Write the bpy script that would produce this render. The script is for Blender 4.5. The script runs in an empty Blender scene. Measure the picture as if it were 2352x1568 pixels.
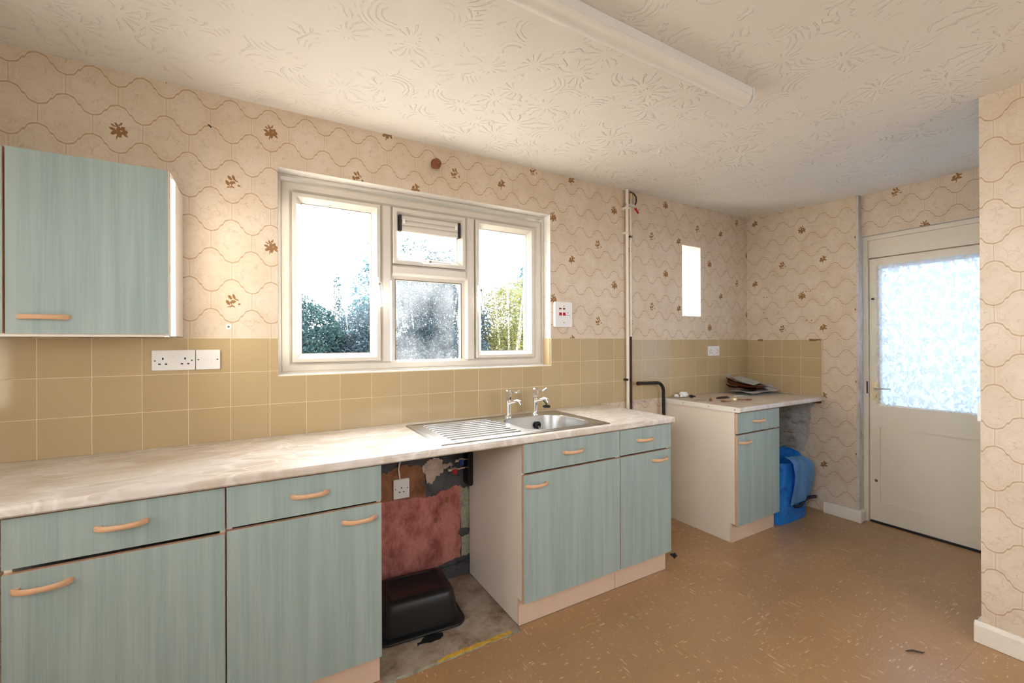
import bpy, bmesh, math, random
from mathutils import Vector, Matrix
R = math.radians
rnd = random.Random(7)
sc = bpy.context.scene
col = sc.collection

# ------------------------------------------------------------------ camera
H_CAM = 1.3364
yaw, pit, rol, FPX = 0.528394, 0.000853, -0.0039615, 995.93
F = Vector((math.sin(yaw)*math.cos(pit), math.cos(yaw)*math.cos(pit), math.sin(pit)))
R0 = Vector((math.cos(yaw), -math.sin(yaw), 0)); U0 = R0.cross(F)
RX = math.cos(rol)*R0 + math.sin(rol)*U0
UP = -math.sin(rol)*R0 + math.cos(rol)*U0
cd = bpy.data.cameras.new('camera'); cam = bpy.data.objects.new('camera', cd); col.objects.link(cam)
cd.sensor_width = 36.0; cd.lens = FPX*36.0/2352.0; cd.clip_start = 0.02; cd.clip_end = 200
m = Matrix.Identity(4)
for i in range(3):
    m[i][0] = RX[i]; m[i][1] = UP[i]; m[i][2] = -F[i]
m.translation = Vector((0, -2.31826, H_CAM))
cam.matrix_world = m
sc.camera = cam

# ------------------------------------------------------------------ world, sun, window light, exposure
w = bpy.data.worlds.new('World'); sc.world = w; w.use_nodes = True
bg = w.node_tree.nodes['Background']
bg.inputs[0].default_value = (0.89, 0.945, 1.0, 1); bg.inputs[1].default_value = 9.0
sd = bpy.data.lights.new('sun', 'SUN'); sd.energy = 36.0; sd.angle = R(0.6); sd.color = (1.0, 0.94, 0.87)
sun = bpy.data.objects.new('sun', sd); col.objects.link(sun)
sdir = Vector((math.cos(R(28.4))*math.cos(R(6)), math.sin(R(28.4))*math.cos(R(6)), math.sin(R(6))))
sun.rotation_euler = sdir.to_track_quat('Z', 'Y').to_euler(); sun.location = (8, 5, 6)

def area(name, loc, rot, sx, sy, power, color):
    a = bpy.data.lights.new(name, 'AREA'); a.shape = 'RECTANGLE'; a.size = sx; a.size_y = sy; a.energy = power; a.color = color
    o = bpy.data.objects.new(name, a); col.objects.link(o); o.location = loc; o.rotation_euler = rot
    return o
# portals: they emit nothing, they only tell the sampler where the sky comes in
for nm, loc, rot, sx, sy in (('garden_window_portal', (0.86, 0.30, 1.67), (R(-90), 0, 0), 1.60, 1.02), ('slit_window_portal', (3.05, 0.30, 1.82), (R(-90), 0, 0), 0.26, 0.60),
                             ('rear_fill_window_portal', (1.75, -3.62, 1.78), (R(90), 0, 0), 1.8, 0.60), ('left_fill_window_portal', (-1.48, -2.625, 1.88), (0, R(-90), 0), 0.86, 1.4),
                             ('door_portal', (4.02, -1.26, 1.36), (0, R(90), 0), 1.05, 0.72)):
    area(nm, loc, rot, sx, sy, 1.0, (1, 1, 1)).data.cycles.is_portal = True

vs = sc.view_settings
vs.view_transform = 'Standard'; vs.look = 'None'; vs.gamma = 1.0; vs.exposure = 0.92
try: vs.use_curve_mapping = False
except Exception: pass

# ------------------------------------------------------------------ helpers: materials
def s2l(c): return tuple((v/12.92 if v <= 0.04045 else ((v+0.055)/1.055)**2.4) for v in c)
def C(r, g, b): return s2l((r/255, g/255, b/255)) + (1.0,)
class NT:
    def __init__(s, name):
        s.m = bpy.data.materials.new(name); s.m.use_nodes = True
        s.t = s.m.node_tree; s.b = s.t.nodes['Principled BSDF']; s.out = s.t.nodes['Material Output']
    def n(s, typ, **kw):
        nd = s.t.nodes.new(typ)
        for k, v in kw.items(): setattr(nd, k, v)
        return nd
    def put(s, inp, v):
        if v is None: return
        if isinstance(v, (int, float)) and not hasattr(inp.default_value, '__len__'): inp.default_value = v
        elif isinstance(v, (tuple, list)): inp.default_value = v
        elif isinstance(v, (int, float)): inp.default_value = v
        else: s.t.links.new(v, inp)
    def math(s, op, a, b=None, c=None, clamp=False):
        nd = s.n('ShaderNodeMath', operation=op); nd.use_clamp = clamp
        s.put(nd.inputs[0], a); s.put(nd.inputs[1], b); s.put(nd.inputs[2], c)
        return nd.outputs[0]
    def mix(s, f, a, b, blend='MIX'):
        nd = s.n('ShaderNodeMix', data_type='RGBA', blend_type=blend)
        s.put(nd.inputs[0], f); s.put(nd.inputs[6], a); s.put(nd.inputs[7], b)
        return nd.outputs[2]
    def noise(s, vec, scale, detail=3.0, rough=0.5, dist=0.0):
        nd = s.n('ShaderNodeTexNoise'); s.put(nd.inputs['Vector'], vec)
        nd.inputs['Scale'].default_value = scale; nd.inputs['Detail'].default_value = detail
        nd.inputs['Roughness'].default_value = rough; nd.inputs['Distortion'].default_value = dist
        return nd.outputs['Fac']
    def vor(s, vec, scale, feature='F1', rand=1.0, out='Distance'):
        nd = s.n('ShaderNodeTexVoronoi', feature=feature); s.put(nd.inputs['Vector'], vec)
        nd.inputs['Scale'].default_value = scale; nd.inputs['Randomness'].default_value = rand
        return nd.outputs[out]
    def ramp(s, v, stops):
        nd = s.n('ShaderNodeValToRGB'); s.put(nd.inputs[0], v); e = nd.color_ramp.elements
        while len(e) < len(stops): e.new(0.5)
        for k, (p, c) in enumerate(stops): e[k].position = p; e[k].color = c
        return nd.outputs[0]
    def sstep(s, v, a, b):
        nd = s.n('ShaderNodeMapRange', interpolation_type='SMOOTHSTEP'); nd.clamp = True
        s.put(nd.inputs[0], v); nd.inputs[1].default_value = a; nd.inputs[2].default_value = b
        return nd.outputs[0]
    def mapping(s, vec, loc=(0,0,0), rot=(0,0,0), scale=(1,1,1), typ='POINT'):
        nd = s.n('ShaderNodeMapping', vector_type=typ); s.put(nd.inputs[0], vec)
        nd.inputs[1].default_value = loc; nd.inputs[2].default_value = rot; nd.inputs[3].default_value = scale
        return nd.outputs[0]
    def vlen(s, vec):
        nd = s.n('ShaderNodeVectorMath', operation='LENGTH'); s.put(nd.inputs[0], vec); return nd.outputs['Value']
    def vadd(s, a, b):
        nd = s.n('ShaderNodeVectorMath', operation='ADD'); s.put(nd.inputs[0], a); s.put(nd.inputs[1], b); return nd.outputs[0]
    def comb(s, x, y, z=0.0):
        nd = s.n('ShaderNodeCombineXYZ'); s.put(nd.inputs[0], x); s.put(nd.inputs[1], y); s.put(nd.inputs[2], z); return nd.outputs[0]
    def sep(s, v):
        nd = s.n('ShaderNodeSeparateXYZ'); s.put(nd.inputs[0], v); return nd.outputs
    def bump(s, h, strength=0.3, dist=0.002):
        nd = s.n('ShaderNodeBump'); nd.inputs['Strength'].default_value = strength; nd.inputs['Distance'].default_value = dist
        s.put(nd.inputs['Height'], h); s.t.links.new(nd.outputs[0], s.b.inputs['Normal']); return nd
    def pos(s): return s.n('ShaderNodeNewGeometry').outputs['Position']
    def obj(s): return s.n('ShaderNodeTexCoord').outputs['Object']
    def uv(s): return s.n('ShaderNodeTexCoord').outputs['UV']
    def rand(s): return s.n('ShaderNodeObjectInfo').outputs['Random']
    def set(s, color=None, rough=None, metal=None, spec=None, coat=None):
        if color is not None: s.put(s.b.inputs['Base Color'], color)
        if rough is not None: s.put(s.b.inputs['Roughness'], rough)
        if metal is not None: s.put(s.b.inputs['Metallic'], metal)
        if spec is not None: s.put(s.b.inputs['Specular IOR Level'], spec)
        if coat is not None: s.put(s.b.inputs['Coat Weight'], coat)
        return s.m

def plain(name, c, rough=0.5, metal=0.0, var=0.06, scale=30.0, spec=None):
    t = NT(name)
    f = t.noise(t.pos(), scale, 3)
    d = tuple(v*(1-var) for v in c[:3]) + (1,); l = tuple(min(1, v*(1+var)) for v in c[:3]) + (1,)
    return t.set(t.mix(f, d, l), rough, metal, spec)

# wallpaper: ogee trellis with printed sprays, in metres of the wall's own UV map
def mat_wallpaper():
    t = NT('wallpaper'); P, ROW, A = 0.154, 0.134, 0.216
    u, v, _ = t.sep(t.uv())
    wob = t.math('MULTIPLY', t.math('SUBTRACT', t.noise(t.uv(), 9, 2), 0.5), 0.006)
    s_ = t.math('DIVIDE', t.math('SUBTRACT', t.math('ADD', u, wob), -0.489), P)
    t_ = t.math('DIVIDE', t.math('SUBTRACT', v, 2.270), ROW)
    th = t.math('MULTIPLY', s_, 2*math.pi)
    cs = t.math('COSINE', th); c3 = t.math('COSINE', t.math('MULTIPLY', th, 3.0)); c7 = t.math('COSINE', t.math('MULTIPLY', th, 5.0))
    wv = t.math('SUBTRACT', cs, t.math('MULTIPLY', c3, 0.10))
    wv = t.math('ADD', wv, t.math('MULTIPLY', c7, 0.035))
    kink = t.math('SUBTRACT', 1.0, t.math('MULTIPLY', t.math('POWER', t.math('ABSOLUTE', t.math('SINE', th)), 26.0), 1.0))
    wv = t.math('MULTIPLY', t.math('MULTIPLY', wv, kink), A/0.935)
    sn = t.math('MULTIPLY', t.math('SINE', th), 1.25)
    corr = t.math('SQRT', t.math('ADD', 1.0, t.math('MULTIPLY', sn, sn)))
    de = t.math('PINGPONG', t.math('ADD', t.math('SUBTRACT', t_, wv), 100.0), 1.0)
    do = t.math('PINGPONG', t.math('ADD', t.math('ADD', t_, wv), 101.0), 1.0)
    dw = t.math('DIVIDE', t.math('MULTIPLY', t.math('MINIMUM', de, do), ROW), corr)
    # verticals
    tm = t.math('FLOORED_MODULO', t_, 2.0)
    in1 = t.math('MULTIPLY', t.math('GREATER_THAN', tm, 1.0+A), t.math('LESS_THAN', tm, 2.0-A))
    in0 = t.math('MULTIPLY', t.math('GREATER_THAN', tm, A), t.math('LESS_THAN', tm, 1.0-A))
    d0 = t.math('MULTIPLY', t.math('PINGPONG', t.math('ADD', s_, 100.0), 0.5), P)           # 0 at integers
    d1 = t.math('MULTIPLY', t.math('PINGPONG', t.math('ADD', s_, 100.5), 0.5), P)
    dv = t.math('MINIMUM', t.math('ADD', d0, t.math('SUBTRACT', 1.0, in0)), t.math('ADD', d1, t.math('SUBTRACT', 1.0, in1)))
    dall = t.math('MINIMUM', dw, dv)
    line_w = t.math('SUBTRACT', 1.0, t.sstep(dw, 0.0015, 0.0036))
    line_v = t.math('MULTIPLY', t.math('SUBTRACT', 1.0, t.sstep(dv, 0.0004, 0.0016)), 0.6)
    off1 = t.math('ABSOLUTE', t.math('SUBTRACT', dall, 0.0100)); off2 = t.math('ABSOLUTE', t.math('SUBTRACT', dall, 0.0150))
    line_o = t.math('MULTIPLY', t.math('SUBTRACT', 1.0, t.sstep(t.math('MINIMUM', off1, off2), 0.0003, 0.0014)), 0.20)
    crk = t.vor(t.vadd(t.uv(), t.comb(t.math('MULTIPLY', t.noise(t.uv(), 40, 2), 0.03), t.math('MULTIPLY', t.noise(t.uv(), 47, 2), 0.03))), 34.0, 'DISTANCE_TO_EDGE')
    crk = t.math('MULTIPLY', t.math('SUBTRACT', 1.0, t.sstep(crk, 0.01, 0.05)), t.sstep(t.noise(t.uv(), 22, 2), 0.45, 0.62))
    crk = t.math('MULTIPLY', t.math('MULTIPLY', crk, t.sstep(dall, 0.012, 0.022)), 0.28)
    # printed sprays
    def motif(s0, t0, leaves):
        n_ = t.math('ROUND', t.math('DIVIDE', t.math('SUBTRACT', s_, s0), 3.5))
        ds = t.math('SUBTRACT', t.math('SUBTRACT', s_, s0), t.math('MULTIPLY', n_, 3.5))
        dt = t.math('WRAP', t.math('SUBTRACT', t.math('SUBTRACT', t_, t0), n_), 2.0, -2.0)
        jit = t.math('MULTIPLY', t.math('SUBTRACT', t.noise(t.uv(), 170, 2), 0.5), 0.008)
        vec = t.comb(t.math('ADD', t.math('MULTIPLY', ds, P), jit), t.math('SUBTRACT', t.math('MULTIPLY', dt, ROW), jit))
        best = None
        for (cx, cy, ang, a, b) in leaves:
            q = t.vlen(t.mapping(vec, loc=(cx/770, cy/770, 0), rot=(0, 0, R(ang)), scale=(a/770, b/770, 1), typ='TEXTURE'))
            best = q if best is None else t.math('MINIMUM', best, q)
        return best
    T1 = motif(0.0, -0.5, [(-9,-12,40,12,6),(2,-14,95,12,7),(12,-8,20,11,6),(-14,-2,-20,9,4.5),(0,0,80,10,5.5),(9,4,45,9,5),(15,-1,-30,8,4),(-4,12,115,9,3.5),(5,17,60,8,3),(-12,9,150,7,2.5),(16,-14,-45,9,4),(-3,-24,80,10,1.6)])
    T2 = motif(2.5, -1.5, [(-11,-6,-60,10,5.5),(3,-3,20,10,6),(-5,12,-55,9,5),(6,15,-70,10,4.5),(13,6,-30,8,2.5),(22,-10,-20,5,3.5),(0,-14,75,12,1.6),(4,-18,-25,7,2.6),(-7,-20,20,8,2)])
    T3 = motif(1.0, -2.5, [(-9,4,60,10,6),(6,8,80,11,6),(-2,-6,35,11,7),(11,-4,-20,10,5.5),(-13,-9,-10,8,4.5),(2,16,110,8,4),(14,10,30,7,3.5),(0,-18,85,10,1.8)])
    d = t.math('MINIMUM', t.math('MINIMUM', T1, T2), T3)
    fl = t.math('SUBTRACT', 1.0, t.sstep(d, 0.82, 1.05))
    halo = t.math('MULTIPLY', t.math('SUBTRACT', 1.0, t.sstep(d, 1.0, 2.2)), 0.10)
    base = t.mix(t.sstep(t.noise(t.uv(), 5, 4), 0.35, 0.65), C(218,200,177), C(224,208,189))
    base = t.mix(t.math('MULTIPLY', t.sstep(t.noise(t.uv(), 26, 3), 0.52, 0.72), 0.30), base, C(200,178,153))
    base = t.mix(halo, base, C(236,216,180))
    c = t.mix(t.math('MAXIMUM', line_o, crk), base, C(160,122,86))
    c = t.mix(t.math('MULTIPLY', line_w, 0.66), c, C(172,131,86))
    c = t.mix(line_v, c, C(176,138,100))
    fcol = t.mix(t.noise(t.uv(), 260, 2), C(92,52,16), C(176,126,66))
    c = t.mix(t.math('MULTIPLY', fl, 0.92), c, fcol)
    return t.set(c, 0.75, spec=0.25)

def mat_ceiling():
    t = NT('swirled_plaster'); p = t.pos(); x, y, z = t.sep(p)
    def fans(scale, off, freq, rings):
        q = t.mapping(p, loc=off, scale=(1, 1, 0))
        nd = t.n('ShaderNodeTexVoronoi', feature='F1'); t.put(nd.inputs['Vector'], q); nd.inputs['Scale'].default_value = scale
        px, py, _ = t.sep(nd.outputs['Position']); qx, qy, _ = t.sep(q)
        dx = t.math('SUBTRACT', qx, px); dy = t.math('SUBTRACT', qy, py)
        ang = t.math('ARCTAN2', dy, dx); dist = t.math('SQRT', t.math('ADD', t.math('MULTIPLY', dx, dx), t.math('MULTIPLY', dy, dy)))
        wob = t.math('MULTIPLY', t.noise(q, 9, 3), 16.0)
        a1 = t.math('SINE', t.math('ADD', t.math('MULTIPLY', ang, freq), wob))
        a2 = t.math('SINE', t.math('ADD', t.math('MULTIPLY', dist, rings), wob))
        sec = t.sstep(t.math('SINE', t.math('ADD', ang, t.math('MULTIPLY', t.sep(nd.outputs['Color'])[1], 6.28))), 0.0, 0.5)
        a2 = t.math('MULTIPLY', a2, t.math('MULTIPLY', sec, t.sstep(dist, 0.02, 0.04)))
        a1 = t.math('MULTIPLY', a1, t.sstep(dist, 0.012, 0.03))
        sel = t.math('GREATER_THAN', t.sep(nd.outputs['Color'])[0], 0.5)
        h = t.math('ADD', t.math('MULTIPLY', a1, sel), t.math('MULTIPLY', a2, t.math('SUBTRACT', 1.0, sel)))
        h = t.sstep(h, 0.55, 1.0)
        return t.math('MULTIPLY', h, t.sstep(t.noise(q, 7.5, 4, 0.7), 0.43, 0.60))
    h = fans(6.0, (0,0,0), 11.0, 300.0)
    h = t.math('ADD', h, t.math('MULTIPLY', t.noise(p, 55, 3), 0.25))
    h = t.math('ADD', h, t.math('MULTIPLY', t.noise(p, 4, 2), 0.9))
    t.bump(h, 0.65, 0.008)
    return t.set(t.mix(t.noise(p, 2, 2), C(236,232,224), C(241,237,230)), 0.7, spec=0.3)

def mat_tile():
    t = NT('cream_ceramic'); r = t.rand()
    c = t.mix(r, C(190,167,127), C(195,173,135))
    c = t.mix(t.math('MULTIPLY', t.sstep(t.noise(t.pos(), 3, 3), 0.5, 0.8), 0.15), c, C(184,158,118))
    return t.set(c, 0.10, spec=0.45)

def mat_cabinet():
    t = NT('blue_green_wood_print')
    q = t.vadd(t.obj(), t.comb(t.math('MULTIPLY', t.rand(), 37.0), 0.0, t.math('MULTIPLY', t.rand(), 11.0)))
    g = t.noise(t.mapping(q, scale=(28, 28, 0.9)), 1.0, 4, 0.6, 0.4)
    f = t.noise(t.mapping(q, scale=(190, 190, 4.0)), 1.0, 3, 0.6)
    k = t.noise(t.mapping(q, scale=(45, 45, 3.0)), 1.0, 3, 0.65, 1.5)
    c = t.mix(t.sstep(g, 0.30, 0.70), C(150,168,165), C(168,184,180))
    c = t.mix(t.math('MULTIPLY', t.sstep(f, 0.42, 0.75), 0.28), c, C(182,197,197))
    c = t.mix(t.math('MULTIPLY', t.sstep(k, 0.66, 0.80), 0.35), c, C(126,146,148))
    t.bump(f, 0.06, 0.001)
    return t.set(c, 0.42, spec=0.4)

def mat_marble():
    t = NT('marbled_laminate'); p = t.pos()
    wx = t.math('MULTIPLY', t.math('SUBTRACT', t.noise(p, 3.0, 4), 0.5), 0.55)
    q = t.vadd(t.mapping(p, rot=(0, 0, R(20)), scale=(1.0, 2.0, 1.0)), t.comb(wx, wx, wx))
    e = t.vor(q, 7.0, 'DISTANCE_TO_EDGE')
    vein = t.math('MULTIPLY', t.math('SUBTRACT', 1.0, t.sstep(e, 0.0, 0.10)), t.sstep(t.noise(p, 5, 2), 0.40, 0.60))
    cl = t.noise(q, 3.0, 4, 0.5, 1.0)
    c = t.ramp(cl, [(0.30, C(204,188,171)), (0.44, C(217,206,194)), (0.56, C(228,221,214)), (0.72, C(206,192,180))])
    c = t.mix(t.math('MULTIPLY', vein, 0.55), c, C(246,242,238))
    v2 = t.math('SUBTRACT', 1.0, t.sstep(t.math('ABSOLUTE', t.math('SUBTRACT', t.noise(q, 1.7, 3, 0.5, 1.2), 0.5)), 0.0, 0.012))
    c = t.mix(t.math('MULTIPLY', v2, 0.32), c, C(200,170,150))
    return t.set(c, 0.26, spec=0.4)

def mat_vinyl():
    t = NT('flecked_vinyl'); r = t.rand()
    q = t.vadd(t.obj(), t.comb(t.math('MULTIPLY', r, 91.0), t.math('MULTIPLY', r, 57.0), 0.0))
    def flecks(scl, rot, thr, seed):
        v = t.mapping(q, loc=(seed, seed*0.7, 0), rot=(0, 0, R(rot)), scale=(scl[0], scl[1], 0.0))
        nd = t.n('ShaderNodeTexVoronoi', feature='F1'); t.put(nd.inputs['Vector'], v); nd.inputs['Scale'].default_value = 1.0
        d = t.math('ADD', nd.outputs['Distance'], t.math('MULTIPLY', t.math('SUBTRACT', t.noise(q, 260, 2), 0.5), 0.25))
        pick = t.math('GREATER_THAN', t.sep(nd.outputs['Color'])[0], thr)
        return t.math('MULTIPLY', t.math('SUBTRACT', 1.0, t.sstep(d, 0.14, 0.24)), pick)
    zone = t.sstep(t.noise(q, 5.0, 2), 0.44, 0.62)
    f = t.math('MAXIMUM', flecks((20, 80), 4, 0.70, 3.1), t.math('MULTIPLY', flecks((9, 62), -8, 0.42, 9.4), zone))
    f = t.math('MAXIMUM', f, t.math('MULTIPLY', flecks((60, 110), 30, 0.74, 5.2), 0.8))
    wear = t.noise(t.pos(), 1.6, 4, 0.6)
    c = t.mix(t.noise(t.mapping(q, scale=(8, 40, 1)), 1.0, 3), C(170,132,91), C(180,142,101))
    c = t.mix(t.math('MULTIPLY', r, 0.35), c, C(160,124,85))
    c = t.mix(t.math('MULTIPLY', t.sstep(wear, 0.45, 0.7), 0.4), c, C(156,122,92))
    c = t.mix(t.math('MULTIPLY', f, 0.72), c, C(226,196,160))
    return t.set(c, 0.29, spec=0.5)

def mat_patchy(name, cols, scale, rough=0.85, bump=0.3, stretch=(1,1,1), dist=0.8):
    t = NT(name); q = t.mapping(t.pos(), scale=stretch)
    nz = t.noise(q, scale, 8, 0.72, dist)
    k = len(cols); c = t.ramp(nz, [(0.30+0.42*i/(k-1), cols[i]) for i in range(k)])
    c = t.mix(t.math('MULTIPLY', t.sstep(t.noise(q, scale*5, 4), 0.55, 0.75), 0.35), c, cols[0])
    t.bump(t.noise(q, scale*6, 4), bump, 0.004)
    return t.set(c, rough, spec=0.25)

def mat_steel(name, rough, c=(0.62,0.60,0.57,1), aniso=True):
    t = NT(name)
    g = t.noise(t.mapping(t.pos(), scale=(5, 60, 5)), 1.0, 2)
    return t.set(c, t.math('ADD', rough-0.04, t.math('MULTIPLY', g, 0.08)), 1.0)

def mat_glass(name, tint=(1,1,1,1), haze=0.0, refl=0.08):
    t = NT(name); nt = t.t
    tr = t.n('ShaderNodeBsdfTransparent'); tr.inputs[0].default_value = tint
    gl = t.n('ShaderNodeBsdfGlossy'); gl.inputs['Roughness'].default_value = 0.02
    lw = t.n('ShaderNodeLayerWeight'); lw.inputs[0].default_value = 0.5
    fac = t.math('ADD', 0.004, t.math('MULTIPLY', t.math('POWER', lw.outputs['Facing'], 5.0), 0.9))
    mx = t.n('ShaderNodeMixShader'); nt.links.new(fac, mx.inputs[0]); nt.links.new(tr.outputs[0], mx.inputs[1]); nt.links.new(gl.outputs[0], mx.inputs[2])
    last = mx
    if haze > 0:
        df = t.n('ShaderNodeBsdfTranslucent'); df.inputs[0].default_value = (0.9, 0.92, 0.95, 1)
        m2 = t.n('ShaderNodeMixShader')
        nt.links.new(t.math('MULTIPLY', t.sstep(t.noise(t.pos(), 3.2, 4), 0.3, 0.8), haze), m2.inputs[0])
        nt.links.new(mx.outputs[0], m2.inputs[1]); nt.links.new(df.outputs[0], m2.inputs[2]); last = m2
    nt.links.new(last.outputs[0], t.out.inputs[0])
    return t.m

def mat_leaf(name, c1, c2, c3):
    t = NT(name); nt = t.t
    nz = t.noise(t.pos(), 9.0, 3); wn = t.n('ShaderNodeTexWhiteNoise'); t.put(wn.inputs[0], t.mapping(t.pos(), scale=(14, 14, 14)))
    c = t.mix(t.sstep(nz, 0.35, 0.65), c1, c2); c = t.mix(t.math('MULTIPLY', t.sstep(t.noise(t.pos(), 31, 2), 0.55, 0.7), 0.8), c, c3)
    d = t.n('ShaderNodeBsdfDiffuse'); tl = t.n('ShaderNodeBsdfTranslucent'); mx = t.n('ShaderNodeMixShader'); mx.inputs[0].default_value = 0.45
    for x in (d, tl): t.put(x.inputs[0], c)
    nt.links.new(d.outputs[0], mx.inputs[1]); nt.links.new(tl.outputs[0], mx.inputs[2]); nt.links.new(mx.outputs[0], t.out.inputs[0])
    return t.m

def mat_lace():
    t = NT('net_lace'); nt = t.t; u, v, _ = t.sep(t.uv())
    def bloom(scale, off, r0, lobes, depth, squash=1.0):
        q = t.mapping(t.comb(u, v), loc=(off, off*0.6, 0), rot=(0, 0, R(off*37)), scale=(1, squash, 1))
        nd = t.n('ShaderNodeTexVoronoi', feature='F1'); t.put(nd.inputs['Vector'], q); nd.inputs['Scale'].default_value = scale; nd.inputs['Randomness'].default_value = 0.7
        px_, py_, _ = t.sep(nd.outputs['Position']); qx_, qy_, _ = t.sep(q)
        dx = t.math('SUBTRACT', qx_, px_); dy = t.math('SUBTRACT', qy_, py_)
        ph = t.math('MULTIPLY', t.sep(nd.outputs['Color'])[0], 6.28)
        ang = t.math('ADD', t.math('ARCTAN2', dy, dx), ph)
        rad = t.math('MULTIPLY', t.math('ADD', 1.0, t.math('MULTIPLY', t.math('SINE', t.math('MULTIPLY', ang, lobes)), depth)), r0)
        d = t.math('SQRT', t.math('ADD', t.math('MULTIPLY', dx, dx), t.math('MULTIPLY', dy, dy)))
        k = t.math('SUBTRACT', rad, d)
        return t.sstep(k, 0.0, 0.0025), t.math('MULTIPLY', t.sstep(k, -0.004, -0.001), t.math('SUBTRACT', 1.0, t.sstep(k, -0.001, 0.001)))
    f1, e1 = bloom(9.5, 0.0, 0.026, 5.0, 0.30); f2, e2 = bloom(13.0, 4.3, 0.015, 3.0, 0.55); f3, e3 = bloom(15.0, 8.1, 0.012, 2.0, 0.6, 0.7)
    pat = t.math('MAXIMUM', f1, t.math('MAXIMUM', f2, f3))
    hem = t.math('GREATER_THAN', v, 0.985)
    a = t.math('ADD', 0.30, t.math('MULTIPLY', pat, 0.52), clamp=True)
    a = t.math('MAXIMUM', a, t.math('MULTIPLY', hem, 0.8))
    c = t.mix(pat, (0.84, 0.90, 0.96, 1), (0.84, 0.80, 0.78, 1))
    d = t.n('ShaderNodeBsdfDiffuse'); tl = t.n('ShaderNodeBsdfTranslucent'); mx = t.n('ShaderNodeMixShader'); mx.inputs[0].default_value = 0.5
    t.put(d.inputs[0], c); t.put(tl.inputs[0], c)
    nt.links.new(d.outputs[0], mx.inputs[1]); nt.links.new(tl.outputs[0], mx.inputs[2])
    tr = t.n('ShaderNodeBsdfTransparent'); m2 = t.n('ShaderNodeMixShader')
    t.put(m2.inputs[0], a); nt.links.new(tr.outputs[0], m2.inputs[1]); nt.links.new(mx.outputs[0], m2.inputs[2])
    nt.links.new(m2.outputs[0], t.out.inputs[0])
    return t.m

def mat_frosted():
    t = NT('obscure_glass'); nt = t.t
    tl = t.n('ShaderNodeBsdfTranslucent'); tl.inputs[0].default_value = (0.46, 0.54, 0.64, 1)
    gl = t.n('ShaderNodeBsdfGlossy'); gl.inputs['Roughness'].default_value = 0.1
    tr = t.n('ShaderNodeBsdfTransparent'); tr.inputs[0].default_value = (0.46, 0.54, 0.64, 1)
    m1 = t.n('ShaderNodeMixShader'); m1.inputs[0].default_value = 0.3; nt.links.new(tl.outputs[0], m1.inputs[1]); nt.links.new(tr.outputs[0], m1.inputs[2])
    m2 = t.n('ShaderNodeMixShader'); m2.inputs[0].default_value = 0.05; nt.links.new(m1.outputs[0], m2.inputs[1]); nt.links.new(gl.outputs[0], m2.inputs[2])
    nt.links.new(m2.outputs[0], t.out.inputs[0])
    return t.m

def mat_paper(name, base, ink, lines=True):
    t = NT(name); q = t.obj()
    x, y, z = t.sep(q)
    ln = t.math('GREATER_THAN', t.math('SINE', t.math('MULTIPLY', y, 900.0)), 0.1)
    blk = t.sstep(t.noise(t.mapping(q, scale=(1, 1, 0)), 14, 1), 0.47, 0.52)
    return t.set(t.mix(t.math('MULTIPLY', t.math('MULTIPLY', ln, blk), 0.5 if lines else 0.15), base, ink), 0.7)

M = {}
M['paper'] = mat_wallpaper(); M['ceil'] = mat_ceiling(); M['tile'] = mat_tile(); M['cab'] = mat_cabinet()
M['marble'] = mat_marble(); M['vinyl'] = mat_vinyl()
M['grout'] = plain('pale_grout', C(232,216,182), 0.9)
M['dusty'] = mat_patchy('dusty_laminate', [C(186,166,142), C(204,188,168), C(214,201,184)], 5, 0.5, 0.05, (1,1,1), 0.3)
M['edge'] = plain('peach_edging', C(214,174,142), 0.5)
M['handle'] = plain('varnished_beech', C(222,176,138), 0.32, var=0.10, scale=60)
M['white'] = plain('white_melamine', C(238,228,214), 0.35, var=0.02)
M['gloss'] = plain('white_gloss_melamine', C(244,240,232), 0.22, var=0.02)
M['upvc'] = plain('cream_upvc', C(216,208,196), 0.30, var=0.02)
M['reveal'] = mat_patchy('white_reveal_paint', [C(206,202,194), C(226,223,217), C(222,218,211)], 30, 0.6, 0.5)
M['door'] = plain('cream_door_gloss', C(232,222,204), 0.38, var=0.02, scale=6)
M['skirt'] = mat_patchy('scuffed_white_gloss', [C(222,212,198), C(238,230,218), C(238,230,217), C(241,234,223)], 4, 0.45, 0.1)
M['roughpaint'] = mat_patchy('worn_grey_white_paint', [C(150,128,108), C(202,194,186), C(216,210,204), C(190,176,160)], 9, 0.7, 0.5, (1,1,0.5))
M['plinth'] = plain('peach_plinth_board', C(222,196,172), 0.5, var=0.05, scale=20)
M['plastic'] = plain('white_switch_plastic', C(240,238,236), 0.3, var=0.01)
M['black'] = plain('black_void', C(12,12,14), 0.6)
M['blackp'] = plain('black_plastic', C(17,19,22), 0.42, var=0.2, scale=80)
M['screw'] = plain('brass_screw', C(120,110,90), 0.4, 0.8)
M['red'] = plain('red_rocker', C(190,20,36), 0.3)
M['darkred'] = plain('dark_red_lamp', C(110,14,24), 0.25)
M['steel'] = mat_steel('brushed_steel', 0.30, (0.50,0.49,0.475,1)); M['chrome'] = mat_steel('chrome', 0.08, (0.80,0.80,0.80,1))
M['brass'] = plain('pale_brass', C(222,206,160), 0.28, 0.6)
M['rust'] = plain('rusty_brown', C(128,72,36), 0.6, var=0.5, scale=90)
M['pink'] = mat_patchy('stained_pink_paint', [C(118,70,64), C(176,108,102), C(208,140,132), C(200,130,124)], 6.0, 0.85, 0.35, (1.5,1,0.9), 0.15)
M['render'] = mat_patchy('bare_grey_render', [C(58,58,62), C(92,92,98), C(112,111,114)], 6, 0.9, 0.6)
M['brownpaint'] = mat_patchy('brown_stained_paint', [C(96,66,50), C(150,104,78), C(168,120,92)], 8, 0.9, 0.4)
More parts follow.
